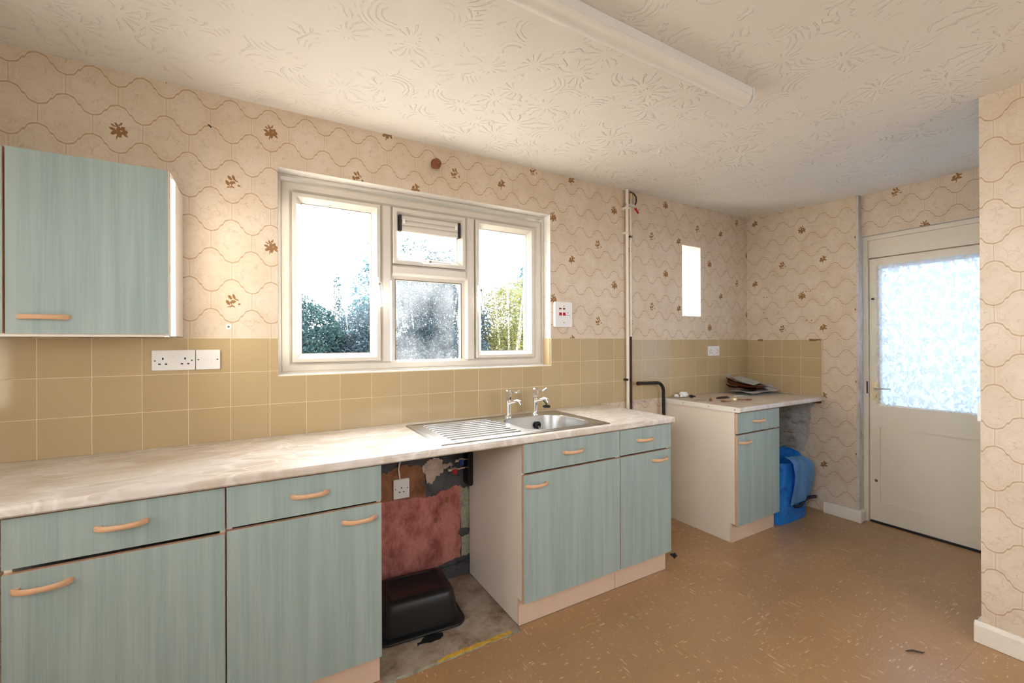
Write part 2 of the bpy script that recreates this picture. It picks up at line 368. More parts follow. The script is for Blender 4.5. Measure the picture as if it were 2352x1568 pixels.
M['tornpaper'] = mat_patchy('torn_pale_paper', [C(160,140,130), C(210,190,178), C(222,206,196)], 14, 0.9, 0.8)
M['greenpaint'] = mat_patchy('flaking_pale_green_paint', [C(90,92,84), C(170,172,152), C(196,196,176)], 16, 0.9, 0.6)
M['concrete'] = mat_patchy('dirty_concrete', [C(92,76,62), C(148,130,112), C(172,158,142), C(150,130,108)], 6, 0.85, 0.3, (1,1,1), 0.1)
M['yellow'] = mat_patchy('yellow_adhesive_tape', [C(150,110,40), C(220,176,70), C(226,186,84)], 9, 0.6, 0.2)
M['plaster'] = mat_patchy('bare_grey_plaster', [C(120,114,106), C(178,174,170), C(196,193,190), C(202,199,197)], 7, 0.9, 0.6, (1,1,1.5), 0.2)
M['pipewhite'] = plain('white_painted_pipe', C(240,228,212), 0.4)
M['pipedark'] = plain('brown_copper_pipe', C(70,50,40), 0.45, 0.3)
M['glass'] = mat_glass('window_glass'); M['hazyglass'] = mat_glass('dusty_window_glass', haze=0.03)
M['lace'] = mat_lace(); M['frost'] = mat_frosted()
M['blue'] = mat_patchy('blue_woven_plastic', [C(14,74,160), C(34,118,206), C(58,144,226)], 12, 0.38, 0.35)
M['bluel'] = mat_patchy('light_blue_woven_plastic', [C(112,172,230), C(136,192,242), C(146,200,246)], 14, 0.4, 0.3)
M['navy'] = plain('navy_webbing', C(24,28,44), 0.7)
M['valveblue'] = plain('blue_valve_lever', C(30,70,160), 0.4)
M['wood'] = plain('dark_red_batten', C(110,40,26), 0.6)
M['lamp'] = plain('cool_white_enamel', C(236,236,238), 0.35, var=0.01)
M['diff'] = plain('opal_diffuser', C(240,238,232), 0.3, var=0.01)
M['news'] = mat_paper('newsprint', C(238,235,229), C(70,70,74)); M['sheet'] = mat_paper('white_sheet', C(248,247,244), C(120,120,125), False)
M['brownp'] = mat_paper('brown_envelope_paper', C(150,90,60), C(70,36,22), False); M['darkp'] = mat_paper('dark_brochure_paper', C(110,52,34), C(30,30,36))
M['grass'] = plain('pale_gravel', C(128,122,112), 0.9, var=0.4, scale=6)
M['bark'] = plain('grey_bark', C(112,108,100), 0.9, var=0.3, scale=14)
M['stem'] = plain('pale_dry_stem', C(214,204,184), 0.8)
M['leafblue'] = mat_leaf('blue_green_leaves', C(36,54,58), C(56,76,76), C(92,108,100))
M['leafdark'] = mat_leaf('dark_blue_green_leaves', C(38,50,58), C(58,72,78), C(112,120,116))
M['leafyel'] = mat_leaf('yellow_green_leaves', C(74,78,52), C(100,100,62), C(140,128,78))
M['leafpale'] = mat_leaf('pale_conifer_needles', C(52,74,80), C(70,94,98), C(92,112,108))
M['petal'] = plain('pink_petal', C(226,90,150), 0.6)
M['brick'] = plain('outer_wall', C(206,208,210), 0.9)

# ------------------------------------------------------------------ helpers: geometry
def box(bm, x0, x1, y0, y1, z0, z1, mi=0, front=None):
    v = [bm.verts.new(p) for p in ((x0,y0,z0),(x1,y0,z0),(x1,y1,z0),(x0,y1,z0),(x0,y0,z1),(x1,y0,z1),(x1,y1,z1),(x0,y1,z1))]
    fs = []
    for k, q in enumerate(((0,3,2,1),(4,5,6,7),(0,1,5,4),(2,3,7,6),(1,2,6,5),(3,0,4,7))):
        f = bm.faces.new([v[i] for i in q]); f.material_index = mi; fs.append(f)
    if front is not None: fs[2].material_index = front
    return fs
def B(*a, **k):
    bm = bmesh.new(); box(bm, *a, **k); return bm
def tube(bm, pts, r, n=10, mi=0, caps=True):
    pts = [Vector(p) for p in pts]; rs = r if isinstance(r, (list, tuple)) else [r]*len(pts)
    tang = [(pts[min(i+1, len(pts)-1)] - pts[max(i-1, 0)]).normalized() for i in range(len(pts))]
    ref = Vector((0,0,1)) if abs(tang[0].z) < 0.9 else Vector((1,0,0))
    a = tang[0].cross(ref).normalized(); rings = []
    for i, p in enumerate(pts):
        a = (a - tang[i]*a.dot(tang[i])).normalized(); b = tang[i].cross(a)
        rings.append([bm.verts.new(p + rs[i]*(math.cos(2*math.pi*k/n)*a + math.sin(2*math.pi*k/n)*b)) for k in range(n)])
    for i in range(len(rings)-1):
        for k in range(n):
            f = bm.faces.new((rings[i][k], rings[i][(k+1)%n], rings[i+1][(k+1)%n], rings[i+1][k])); f.material_index = mi
    if caps:
        f = bm.faces.new(rings[0][::-1]); f.material_index = mi; f = bm.faces.new(rings[-1]); f.material_index = mi
def lathe(bm, prof, c, axis=(0,0,1), n=24, mi=0):
    q = Vector((0,0,1)).rotation_difference(Vector(axis)); c = Vector(c); rings = []
    for r, z in prof:
        rings.append([bm.verts.new(c + q @ Vector((max(r,1e-5)*math.cos(2*math.pi*k/n), max(r,1e-5)*math.sin(2*math.pi*k/n), z))) for k in range(n)])
    for i in range(len(rings)-1):
        for k in range(n):
            f = bm.faces.new((rings[i][k], rings[i][(k+1)%n], rings[i+1][(k+1)%n], rings[i+1][k])); f.material_index = mi
    bm.faces.new(rings[0][::-1]).material_index = mi; bm.faces.new(rings[-1]).material_index = mi
def prism(bm, poly, ax, a0, a1, mi=0):
    """poly: 2D points; ax: axis of extrusion 0,1,2; the two other axes in order"""
    def P(p, t):
        o = [0,0,0]; k = [i for i in range(3) if i != ax]; o[k[0]] = p[0]; o[k[1]] = p[1]; o[ax] = t; return o
    A = [bm.verts.new(P(p, a0)) for p in poly]; Bv = [bm.verts.new(P(p, a1)) for p in poly]; n = len(poly)
    fs = [bm.faces.new(A), bm.faces.new(Bv[::-1])]
    for i in range(n): fs.append(bm.faces.new((A[i], Bv[i], Bv[(i+1)%n], A[(i+1)%n])))
    for f in fs: f.material_index = mi
    bmesh.ops.recalc_face_normals(bm, faces=fs)
def ring(bm, x0, x1, z0, z1, prof, plane='y', mi=0):
    """mitred rectangular frame; prof = closed polygon of (inset, depth)"""
    loops = []
    for ins, d in prof:
        c = ((x0+ins, z0+ins), (x1-ins, z0+ins), (x1-ins, z1-ins), (x0+ins, z1-ins))
        loops.append([bm.verts.new((p[0], d, p[1]) if plane == 'y' else ((d, p[0], p[1]) if plane == 'x' else (p[0], p[1], d))) for p in c])
    n = len(prof); fs = []
    for i in range(n):
        for k in range(4):
            fs.append(bm.faces.new((loops[i][k], loops[i][(k+1)%4], loops[(i+1)%n][(k+1)%4], loops[(i+1)%n][k])))
    for f in fs: f.material_index = mi
    bmesh.ops.recalc_face_normals(bm, faces=fs)
def rrect(x0, x1, y0, y1, r, n=6):
    out = []
    for cx, cy, a in ((x1-r, y1-r, 0), (x0+r, y1-r, 90), (x0+r, y0+r, 180), (x1-r, y0+r, 270)):
        for k in range(n+1):
            t_ = R(a + 90*k/n); out.append((cx + r*math.cos(t_), cy + r*math.sin(t_)))
    return out
def wpos(o):
    p = Vector((0,0,0))
    while o is not None: p = p + o.location; o = o.parent
    return p
def obj(name, bm, mats, parent=None, bevel=0.0, smooth=False, loc=None, seg=1, ang=35):
    if not isinstance(mats, (list, tuple)): mats = [mats]
    if bevel > 0:
        es = [e for e in bm.edges if len(e.link_faces) == 2 and e.calc_face_angle(0) > R(30)]
        bmesh.ops.bevel(bm, geom=es, offset=bevel, segments=seg, profile=0.5, affect='EDGES', clamp_overlap=True)
    off = wpos(parent)
    if loc is not None: off = Vector(loc)
    if off.length > 0: bmesh.ops.translate(bm, verts=bm.verts, vec=-off)
    me = bpy.data.meshes.new(name); bm.to_mesh(me); bm.free()
    for k in mats: me.materials.append(M[k])
    if smooth:
        me.polygons.foreach_set('use_smooth', [True]*len(me.polygons)); me.set_sharp_from_angle(angle=R(ang))
    o = bpy.data.objects.new(name, me); col.objects.link(o)
    if parent is not None:
        o.parent = parent; o.location = off - wpos(parent)
    else: o.location = off
    return o
def link(name, me, parent, loc, rotz=0.0):
    o = bpy.data.objects.new(name, me); col.objects.link(o); o.parent = parent
    o.location = Vector(loc) - wpos(parent); o.rotation_euler = (0, 0, rotz); return o
def tag(o, label=None, cat=None, group=None, kind=None):
    for k, v in (('label', label), ('category', cat), ('group', group), ('kind', kind)):
        if v: o[k] = v
    return o
def thing(name, label, cat, loc=(0,0,0), group=None):
    o = bpy.data.objects.new(name, None); col.objects.link(o); o.location = loc; o.empty_display_size = 0.05
    return tag(o, label, cat, group)
def struct(name, bm, mats, label, cat, **k):
    return tag(obj(name, bm, mats, **k), label, cat, kind='structure')

# ------------------------------------------------------------------ the shell
XL, XE, XN, YN, YB, ZC = -1.25, 3.822, 2.757, -1.705, -3.40, 2.44
def grid_wall(name, us, vs_, holes, mk, uvf, depth, label, face='paper'):
    """mk(u, v, d) -> point; front face at d=0 with UV, back at d=depth, reveals in material 1"""
    bm = bmesh.new(); L = bm.loops.layers.uv.new('UVMap')
    us = sorted(set(us)); vs_ = sorted(set(vs_))
    def inh(u, v): return any(h[0] < u < h[1] and h[2] < v < h[3] for h in holes)
    def quad(ps, mi, uvs=None):
        f = bm.faces.new([bm.verts.new(p) for p in ps]); f.material_index = mi
        if uvs:
            for lp, q in zip(f.loops, uvs): lp[L].uv = q
    for i in range(len(us)-1):
        for j in range(len(vs_)-1):
            a, b, c, d = us[i], us[i+1], vs_[j], vs_[j+1]
            if inh((a+b)/2, (c+d)/2): continue
            q = [(a,c),(b,c),(b,d),(a,d)]
            quad([mk(x, y, 0) for x, y in q], 0, [uvf(x, y) for x, y in q])
            quad([mk(x, y, depth) for x, y in q[::-1]], 2)
    for h in holes:
        a, b, c, d = h
        for p, q in (((a,c),(a,d)), ((a,d),(b,d)), ((b,d),(b,c)), ((b,c),(a,c))):
            quad([mk(*p, 0), mk(*p, depth), mk(*q, depth), mk(*q, 0)], 1)
    a, b, c, d = us[0], us[-1], vs_[0], vs_[-1]
    for p, q in (((a,c),(b,c)), ((b,c),(b,d)), ((b,d),(a,d)), ((a,d),(a,c))):
        quad([mk(*p, 0), mk(*p, depth), mk(*q, depth), mk(*q, 0)], 2)
    bmesh.ops.remove_doubles(bm, verts=bm.verts, dist=1e-5)
    return struct(name, bm, [face, 'reveal', 'brick'], label, 'wall')
W1 = (0.078, 1.645, 1.180, 2.165); W2 = (2.939, 3.168, 1.535, 2.110)
wall_back = grid_wall('wall_back', [XL, W1[0], W1[1], W2[0], W2[1], 4.25], [-0.1, W2[2], W1[2], W1[3], W2[3], 2.62], [W1, W2],
    lambda u, v, d: (u, d, v), lambda u, v: (u, v+0.021*u+0.010), 0.27, 'long window wall papered with brown trellis and sprays')
wall_end = grid_wall('wall_end', [0.0, 0.829], [-0.1, 2.62], [], lambda u, v, d: (XE+d, -u, v), lambda u, v: (u-0.947, v-0.039), 0.28,
    'short papered end wall beside the door')
bm = bmesh.new(); box(bm, XE+0.28, XE+0.42, -1.80, -0.70, -0.1, 2.62)
over = grid_wall('wall_over_door', [0.829, 1.75], [2.105, 2.62], [], lambda u, v, d: (3.868+d, -u, v), lambda u, v: (u-1.152, v-0.311), 0.26,
    'papered strip of wall above the door')
bm.free()
wall_right = grid_wall('wall_right', [-YN, -YB], [-0.1, 2.62], [], lambda u, v, d: (XN+d, -u, v), lambda u, v: (u-2.006, v+0.218), 1.45,
    'papered wall corner at the right edge')
WL = (1.95, 3.30, 1.46, 2.30)
wall_left = grid_wall('wall_left', [0.0, WL[0], WL[1], -YB], [-0.1, WL[2], WL[3], 2.62], [WL], lambda u, v, d: (XL-d, -u, v), lambda u, v: (u, v), 0.22, 'plain pale wall left of the cabinets', 'reveal')
bm = bmesh.new(); ring(bm, -WL[1], -WL[0], WL[2], WL[3], [(0, XL-0.16), (0, XL-0.10), (0.05, XL-0.10), (0.05, XL-0.16)], 'x'); box(bm, XL-0.16, XL-0.10, -2.65, -2.60, WL[2]+0.05, WL[3]-0.05)
struct('fill_window_left', bm, 'upvc', 'unseen high window added to the left wall for fill light', 'window')  # invented opening out of view, lets sky light fill the room from the left
WR = (0.9, 2.6, 1.50, 2.06)
wall_rear = grid_wall('wall_rear', [XL-0.2, WR[0], WR[1], XN+0.1], [-0.1, WR[2], WR[3], 2.62], [WR], lambda u, v, d: (u, YB-d, v), lambda u, v: (u, v), 0.25, 'papered wall behind the camera')
bm = bmesh.new(); ring(bm, WR[0], WR[1], WR[2], WR[3], [(0, YB-0.16), (0, YB-0.10), (0.05, YB-0.10), (0.05, YB-0.16)])
for k in range(1, 4):
    x = WR[0] + (WR[1]-WR[0])*k/4; box(bm, x-0.03, x+0.03, YB-0.16, YB-0.10, WR[2]+0.05, WR[3]-0.05)
struct('fill_window_rear', bm, 'upvc', 'unseen long high window added behind the camera for fill light', 'window')  # invented opening out of view, supplies the frontal fill from the sky

# ceiling, slightly uneven
def cz(x, y):
    a = max(0.0, min(1.0, (x-1.95)/0.85)); b = max(0.0, min(1.0, -y/0.8)); a = a*a*(3-2*a); b = b*b*(3-2*b)
    return ZC - 0.032*a*b + 0.008*max(0.0, min(1.0, (x-2.6)/1.2))*(1-b)
bm = bmesh.new(); nx, ny = 44, 30
g = [[bm.verts.new((XL-0.2+(4.3-XL+0.2)*i/nx, (YB-0.2)+(0.25-YB+0.2)*j/ny, 0)) for j in range(ny+1)] for i in range(nx+1)]
for r_ in g:
    for v in r_: v.co.z = cz(v.co.x, v.co.y)
for i in range(nx):
    for j in range(ny): bm.faces.new((g[i][j], g[i][j+1], g[i+1][j+1], g[i+1][j]))
box(bm, XL-0.2, 4.3, YB-0.2, 0.25, 2.50, 2.60)
ceiling = struct('ceiling', bm, 'ceil', 'off-white ceiling of swirled textured plaster', 'ceiling', smooth=True, ang=50)

# floor: slab, flecked vinyl tiles, bare patch
floor = struct('floor', B(XL-0.2, 4.3, YB-0.2, 0.27, -0.14, -0.004), 'concrete', 'brown flecked vinyl tile floor', 'floor')
PT, tx0, ty0 = 0.309, 0.346, -1.085
cuts_x = []
def vinyl_piece(x0, x1, y0, y1, rot):
    bm = bmesh.new(); box(bm, x0+0.0002, x1-0.0002, y0+0.0002, y1-0.0002, -0.004, 0.0)
    c = ((x0+x1)/2, (y0+y1)/2, 0)
    me = None
    o = obj('vinyl_tile', bm, 'vinyl', floor, loc=c)
    if rot:
        for v in o.data.vertices: v.co = Vector((-v.co.y, v.co.x, v.co.z)) if False else v.co
        o.data.transform(Matrix.Rotation(R(-90), 4, 'Z')); o.rotation_euler = (0, 0, R(90))
    return o
full = {}
for i in range(-1, 12):
    for j in range(-4, 4):
        x0, y0 = tx0+i*PT, ty0+j*PT; x1, y1 = x0+PT, y0+PT
        if y0 >= 0 or x0 > 3.97: continue
        x1c, y1c = min(x1, 3.97), min(y1, -0.005)
        if y1c < YN and x0 > XN+0.35: continue
        if x0 > 3.3 and y0 < -1.75: continue
        parts = [(x0, x1c, y0, y1c)]
        if y1c > -0.575:                                   # run up to the plinths and the bare patch
            parts = []
            for a, b, lim in ((-9, 0.415, -0.572), (0.415, 1.045, -0.600), (1.045, 2.04, -0.572), (2.04, 9, -0.005)):
                p, q = max(x0, a), min(x1c, b); r_ = min(y1c, lim)
                if q-p > 0.004 and r_-y0 > 0.004: parts.append((p, q, y0, r_))
        for (a, b, c, d) in parts: vinyl_piece(a, b, c, d, (i+j) % 2)
bm = bmesh.new(); box(bm, XL, tx0-PT-0.0005, YB, -0.572, -0.004, 0.0); box(bm, tx0-PT-0.0005, XN, YB, ty0-4*PT-0.0005, -0.004, 0.0)
obj('vinyl_sheet', bm, 'vinyl', floor)
# bare patch of adhesive edge in the appliance gap
bm = bmesh.new()
def strip(bm, pts_lo, pts_hi, z0, z1):
    a = [bm.verts.new((x, y, z1)) for x, y in pts_lo]; b = [bm.verts.new((x, y, z1)) for x, y in pts_hi]
    c = [bm.verts.new((x, y, z0)) for x, y in pts_lo]; d = [bm.verts.new((x, y, z0)) for x, y in pts_hi]
    for i in range(len(a)-1):
        bm.faces.new((a[i], a[i+1], b[i+1], b[i])); bm.faces.new((c[i+1], c[i], d[i], d[i+1]))
        bm.faces.new((a[i+1], a[i], c[i], c[i+1])); bm.faces.new((b[i], b[i+1], d[i+1], d[i]))
    for q in ((a[0], b[0], d[0], c[0]), (b[-1], a[-1], c[-1], d[-1])): bm.faces.new(q)
xs = [0.64+0.36*k/14 for k in range(15)]
strip(bm, [(x, -0.598+rnd.uniform(-.003,.003)) for x in xs], [(x, -0.576+rnd.uniform(-.005,.004)-0.012*max(0,(0.72-x)/0.08)) for x in xs], -0.004, 0.0015)
obj('tape_strip', bm, 'yellow', floor)
bm = bmesh.new(); xs = [0.42+0.62*k/24 for k in range(25)]
strip(bm, [(x, -0.606+rnd.uniform(-.003,.003)) for x in xs], [(x, -0.592+rnd.uniform(-.004,.004)) for x in xs], -0.004, 0.0008)
obj('torn_edge', bm, 'greenpaint', floor)

# skirting
bm = bmesh.new()
prism(bm, [(XE-0.001, 0.0), (XE-0.001, 0.085), (XE-0.018, 0.085), (XE-0.032, 0.070), (XE-0.034, 0.0)], 1, -0.866, -0.62)
bmf = bm
prism(bm, [(-0.828, 0.0), (-0.828, 0.085), (-0.848, 0.085), (-0.860, 0.070), (-0.862, 0.0)], 0, XE-0.002, XE+0.062)
struct('baseboard_end', bm, 'skirt', 'scuffed white skirting below the end wall', 'skirting', bevel=0.003)
bm = bmesh.new()
prism(bm, [(XN+0.001, 0.0), (XN+0.001, 0.092), (XN-0.010, 0.092), (XN-0.020, 0.080), (XN-0.022, 0.0)], 1, YB+0.01, YN+0.020)
prism(bm, [(YN-0.001, 0.0), (YN-0.001, 0.092), (YN+0.010, 0.092), (YN+0.020, 0.080), (YN+0.022, 0.0)], 0, XN-0.010, XN+0.9)
struct('baseboard_right', bm, 'skirt', 'chipped white skirting at the right wall corner', 'skirting', bevel=0.003)

# ------------------------------------------------------------------ wall tiles: each a piece of its wall
TP = 0.1535
tile_full = {}
def tile_mesh(w_, h_):
    k = (round(w_, 4), round(h_, 4))
    if k not in tile_full:
        bm = bmesh.new(); box(bm, -w_/2, w_/2, -0.007, -0.0006, -h_/2, h_/2)
        es = [e for e in bm.edges if all(v.co.y < -0.005 for v in e.verts)]
        bmesh.ops.bevel(bm, geom=es, offset=0.0010, segments=1, profile=0.5, affect='EDGES')
        me = bpy.data.meshes.new('tile'); bm.to_mesh(me); bm.free(); me.materials.append(M['tile'])
        tile_full[k] = me
    return tile_full[k]
G = 0.0013
def put_tile(x0, x1, z0, z1, wall='back'):
    if x1-x0 < 0.008 or z1-z0 < 0.008: return
    me = tile_mesh(x1-x0-2*G, z1-z0-2*G)
    if wall == 'back': link('tile', me, wall_back, ((x0+x1)/2, 0, (z0+z1)/2))
    else: link('tile', me, wall_end, (XE, -(x0+x1)/2, (z0+z1)/2), R(-90))
rows = [(0.8985, 1.0509), (1.0509, 1.2046), (1.2046, 1.3582)]
for k in range(-3, 20):
    x0 = -0.7232+k*TP; x1 = min(x0+TP, 2.312)
    if x0 >= 2.312: break
    for (a, b) in rows:
        pcs = [(x0, x1, a, b)]
        if a < W1[2] < b and (x0 < W1[0] < x1 or x0 < W1[1] < x1):       # a tile notched round the window corner
            g = G; zc = W1[2]
            if x0 < W1[0]: poly = [(x0+g, a+g), (x1-g, a+g), (x1-g, zc-g), (W1[0]-g, zc-g), (W1[0]-g, b-g), (x0+g, b-g)]
            else: poly = [(x0+g, a+g), (x1-g, a+g), (x1-g, b-g), (W1[1]+g, b-g), (W1[1]+g, zc-g), (x0+g, zc-g)]
            bm = bmesh.new(); prism(bm, poly, 1, -0.007, -0.0006); obj('tile', bm, 'tile', wall_back); continue
        if b > W1[2]:                                     # cut round the window opening
            pcs = []
            if x0 < W1[0]: pcs.append((x0, min(x1, W1[0]), a, b))
            if x1 > W1[1]: pcs.append((max(x0, W1[1]), x1, a, b))
            if x1 > W1[0] and x0 < W1[1] and a < W1[2]: pcs.append((max(x0, W1[0]), min(x1, W1[1]), a, W1[2]))
        for q in pcs: put_tile(*q)
rx = [2.345, 2.481, 2.638, 2.790, 2.940, 3.090, 3.241, 3.390, 3.535, 3.680, 3.818]
for i in range(10):
    for a, b in [(0.899, 1.0505), (1.0505, 1.2), (1.2, 1.3515)]:
        put_tile(rx[i], rx[i+1], a, b)
for a, b in ((0.004, 0.149), (0.149, 0.301), (0.301, 0.451), (0.451, 0.605)):
    for c, d in [(0.901, 1.046), (1.046, 1.199), (1.199, 1.347)]: put_tile(a, b, c, d, 'end')
bm = bmesh.new()
for q in ((XL, W1[0], 0.897, 1.3585), (W1[1], 2.314, 0.897, 1.3585), (W1[0], W1[1], 0.897, W1[2])): box(bm, q[0], q[1], -0.0058, 0.0, q[2], q[3])
box(bm, 2.343, 3.819, -0.0058, 0.0, 0.897, 1.3525)
obj('grout', bm, 'grout', wall_back)
obj('grout', B(XE-0.0058, XE, -0.607, 0.0, 0.899, 1.349), 'grout', wall_end)
# tiled return inside the right reveal of the window
bm = bmesh.new(); box(bm, 1.637, 1.645, 0.002, 0.088, 1.182, 1.3575); obj('reveal_tile', bm, 'tile', wall_back, bevel=0.001)
# chipped fixing holes along the top of the end tiles
for y0, y1 in ((-0.145, -0.100), (-0.600, -0.515)):
    bm = bmesh.new(); n = 7
    lo = [(y0+(y1-y0)*k/n, 1.335+rnd.uniform(-.004,.004)) for k in range(n+1)]
    hi = [(y0+(y1-y0)*k/n, 1.3495+rnd.uniform(-.001,.002)) for k in range(n+1)]
    prism(bm, lo+hi[::-1], 0, XE-0.0085, XE-0.0006); obj('tile_chip', bm, 'brownpaint', wall_end)
# screw holes left in the paper
for (y, z) in [(-0.152,1.715),(-0.178,1.715),(-0.176,1.53),(-0.150,1.583),(-0.49,1.50),(-0.53,1.50),(-0.49,1.735),(-0.52,1.735)]:
    bm = bmesh.new(); lathe(bm, [(0.0045,0),(0.004,0.0012)], (XE-0.0001, y, z), (-1,0,0), 10); obj('screw_hole', bm, 'rust', wall_end)
bm = bmesh.new(); prism(bm, [(-0.193,2.297),(-0.186,2.298),(-0.176,2.287),(-0.180,2.285)], 1, -0.0012, 0.0); obj('paper_nick', bm, 'black', wall_back)

# ------------------------------------------------------------------ bare wall in the appliance gap and by the corner
def ragged(pts, amp, sub=6, seed=1):
    rr = random.Random(seed); out = []
    for i in range(len(pts)):
        a, b = pts[i], pts[(i+1) % len(pts)]
        for k in range(sub):
            t_ = k/sub; out.append((a[0]+(b[0]-a[0])*t_+rr.uniform(-amp,amp)*(k > 0), a[1]+(b[1]-a[1])*t_+rr.uniform(-amp,amp)*(k > 0)))
    return out
def layer(name, pts, th, mat, amp=0.006, seed=1, sub=6, y0=0.0):
    bm = bmesh.new(); prism(bm, ragged(pts, amp, sub, seed), 1, y0-th, y0); return obj(name, bm, mat, wall_back)
layer('bare_render', [(0.40,0.0),(1.07,0.0),(1.07,0.866),(0.40,0.866)], 0.003, 'render', 0.0)
layer('pink_paint', [(0.40,0.085),(0.60,0.072),(0.85,0.078),(1.000,0.10),(1.000,0.30),(1.003,0.51),(0.95,0.515),(0.86,0.485),(0.80,0.475),(0.72,0.50),(0.40,0.505)], 0.007, 'pink', 0.006, 3)
layer('brown_paint', [(0.40,0.50),(0.74,0.49),(0.80,0.478),(0.78,0.56),(0.80,0.62),(0.76,0.66),(0.66,0.675),(0.58,0.64),(0.52,0.65),(0.40,0.64)], 0.0076, 'brownpaint', 0.007, 5)
layer('torn_paper', [(0.775,0.655),(0.80,0.565),(0.83,0.545),(0.85,0.58),(0.89,0.60),(0.905,0.62),(0.95,0.635),(0.945,0.655),(0.90,0.645),(0.885,0.68),(0.82,0.69)], 0.0105, 'tornpaper', 0.007, 8)
layer('green_paint', [(1.006,0.10),(1.068,0.11),(1.068,0.50),(1.03,0.49),(1.006,0.50)], 0.008, 'greenpaint', 0.005, 9)
layer('cement_patch', [(0.985,0.235),(1.01,0.215),(1.05,0.225),(1.068,0.255),(1.03,0.262),(1.00,0.262)], 0.0115, 'render', 0.003, 11)
layer('render_ledge', [(0.40,-0.004),(1.068,-0.004),(1.068,0.078),(0.95,0.066),(0.80,0.055),(0.60,0.045),(0.40,0.040)], 0.013, 'render', 0.006, 13)
layer('stain_spot', [(0.905,0.43),(0.925,0.425),(0.932,0.455),(0.912,0.462)], 0.0085, 'brownpaint', 0.003, 14, 3)
layer('stain_spot', [(0.835,0.335),(0.855,0.33),(0.858,0.352),(0.84,0.356)], 0.0085, 'brownpaint', 0.003, 15, 3)
# wall below the tiles behind the pipe: torn lower paper edge
layer('torn_paper', [(2.40,0.875),(2.45,0.868),(2.47,0.885),(2.52,0.872),(2.56,0.89),(2.56,0.898),(2.36,0.898),(2.36,0.86)], 0.003, 'tornpaper', 0.005, 21)
# bare plaster on the end wall below the corner worktop
bm = bmesh.new(); prism(bm, ragged([(-0.002,0.30),(-0.47,0.44),(-0.497,0.54),(-0.518,0.68),(-0.520,0.80),(-0.56,0.845),(-0.56,0.867),(-0.002,0.867)], 0.006, 8, 17), 0, XE-0.006, XE)
obj('bare_plaster', bm, 'plaster', wall_end)
for k, (y, z, a, b) in enumerate([(-0.30,0.69,.02,.010),(-0.40,0.66,.018,.010),(-0.35,0.575,.035,.004),(-0.25,0.47,.05,.007),(-0.37,0.455,.04,.007),(-0.22,0.75,.03,.006),(-0.43,0.745,.030,.004)]):
    bm = bmesh.new(); prism(bm, ragged([(y-a,z-b),(y+a,z-b*0.6),(y+a,z+b),(y-a,z+b*0.7)], 0.006, 4, 31+k), 0, XE-0.0075, XE-0.001); obj('plaster_hole', bm, 'concrete', wall_end)

# ------------------------------------------------------------------ garden window
win = thing('window_1', 'wide white plastic garden window of three lights', 'window', (0.86, 0.09, 1.18)); win['kind'] = 'structure'
FP = [(0, 0.15), (0, 0.092), (0.012, 0.086), (0.040, 0.086), (0.052, 0.098), (0.052, 0.15)]
bm = bmesh.new(); ring(bm, W1[0]+0.012, W1[1]-0.008, W1[2]+0.004, W1[3]-0.026, FP); obj('outer_frame', bm, 'upvc', win)
bm = bmesh.new(); ring(bm, W1[0]+0.003, W1[1]-0.002, W1[2]+0.001, W1[3]-0.002, [(0, 0.15), (0, 0.074), (0.012, 0.074), (0.012, 0.15)]); obj('cover_strip', bm, 'upvc', win)
def vbar(x0, x1, z0, z1):
    bm = bmesh.new(); prism(bm, [(x0,0.15),(x0,0.098),(x0+0.013,0.083),(x1-0.013,0.083),(x1,0.098),(x1,0.15)], 2, z0, z1); return bm
obj('mullion', vbar(0.576, 0.640, 1.234, 2.087), 'upvc', win); obj('mullion', vbar(1.081, 1.146, 1.234, 2.087), 'upvc', win)
bm = bmesh.new(); prism(bm, [(0.15,1.709),(0.098,1.709),(0.083,1.722),(0.083,1.758),(0.098,1.771),(0.15,1.771)], 0, 0.640, 1.081); obj('transom', bm, 'upvc', win)
SP = [(0, 0.145), (0, 0.080), (0.004, 0.076), (0.020, 0.076), (0.044, 0.108), (0.044, 0.145)]
def sash(x0, x1, z0, z1, glass='glass', prof=SP, ins=0.044):
    bm = bmesh.new(); ring(bm, x0, x1, z0, z1, prof); s = obj('sash', bm, 'upvc', win)
    bm = bmesh.new(); ring(bm, x0+ins-0.006, x1-ins+0.006, z0+ins-0.006, z1-ins+0.006, [(0.0,0.111),(0.0,0.108),(0.008,0.108),(0.008,0.111)]); obj('gasket', bm, 'screw', s)
    g = obj('pane', B(x0+ins-0.003, x1-ins+0.003, 0.118, 0.122, z0+ins-0.003, z1-ins+0.003), glass, s); return s
s1 = sash(0.143, 0.574, 1.237, 2.085); s2 = sash(0.642, 1.079, 1.773, 2.085); s3 = sash(1.148, 1.570, 1.237, 2.085)
BP = [(0, 0.145), (0, 0.100), (0.022, 0.110), (0.022, 0.145)]
s4 = sash(0.640, 1.081, 1.206, 1.709, 'hazyglass', BP, 0.022); s4.name = 'fixed_light'
# catch handles
def catch(parent, c, horiz=False):
    x, y, z = c
    def T(p): return (x+p[2], y+p[1], z-p[0]*0.3) if horiz else (x+p[0], y+p[1], z-p[2])
    bm = bmesh.new(); tube(bm, [T((0,0.004,-0.03)), T((0,-0.006,-0.024)), T((0,-0.006,0.030)), T((0,0.004,0.036))], [0.006,0.012,0.012,0.006], 10)
    k = obj('catch', bm, 'plastic', parent, smooth=True)
    bm = bmesh.new(); tube(bm, [T((0,-0.006,0.0)), T((0.002,-0.024,0.004)), T((0.006,-0.032,0.03)), T((0.010,-0.036,0.09)), T((0.014,-0.034,0.128))], [0.009,0.011,0.009,0.0065,0.007], 10); obj('lever', bm, 'plastic', k, smooth=True)
    bm = bmesh.new(); lathe(bm, [(0.007,0),(0.006,0.003)], T((0.003,-0.034,0.006)), (0,-1,0), 12); obj('lock_button', bm, 'screw', k)
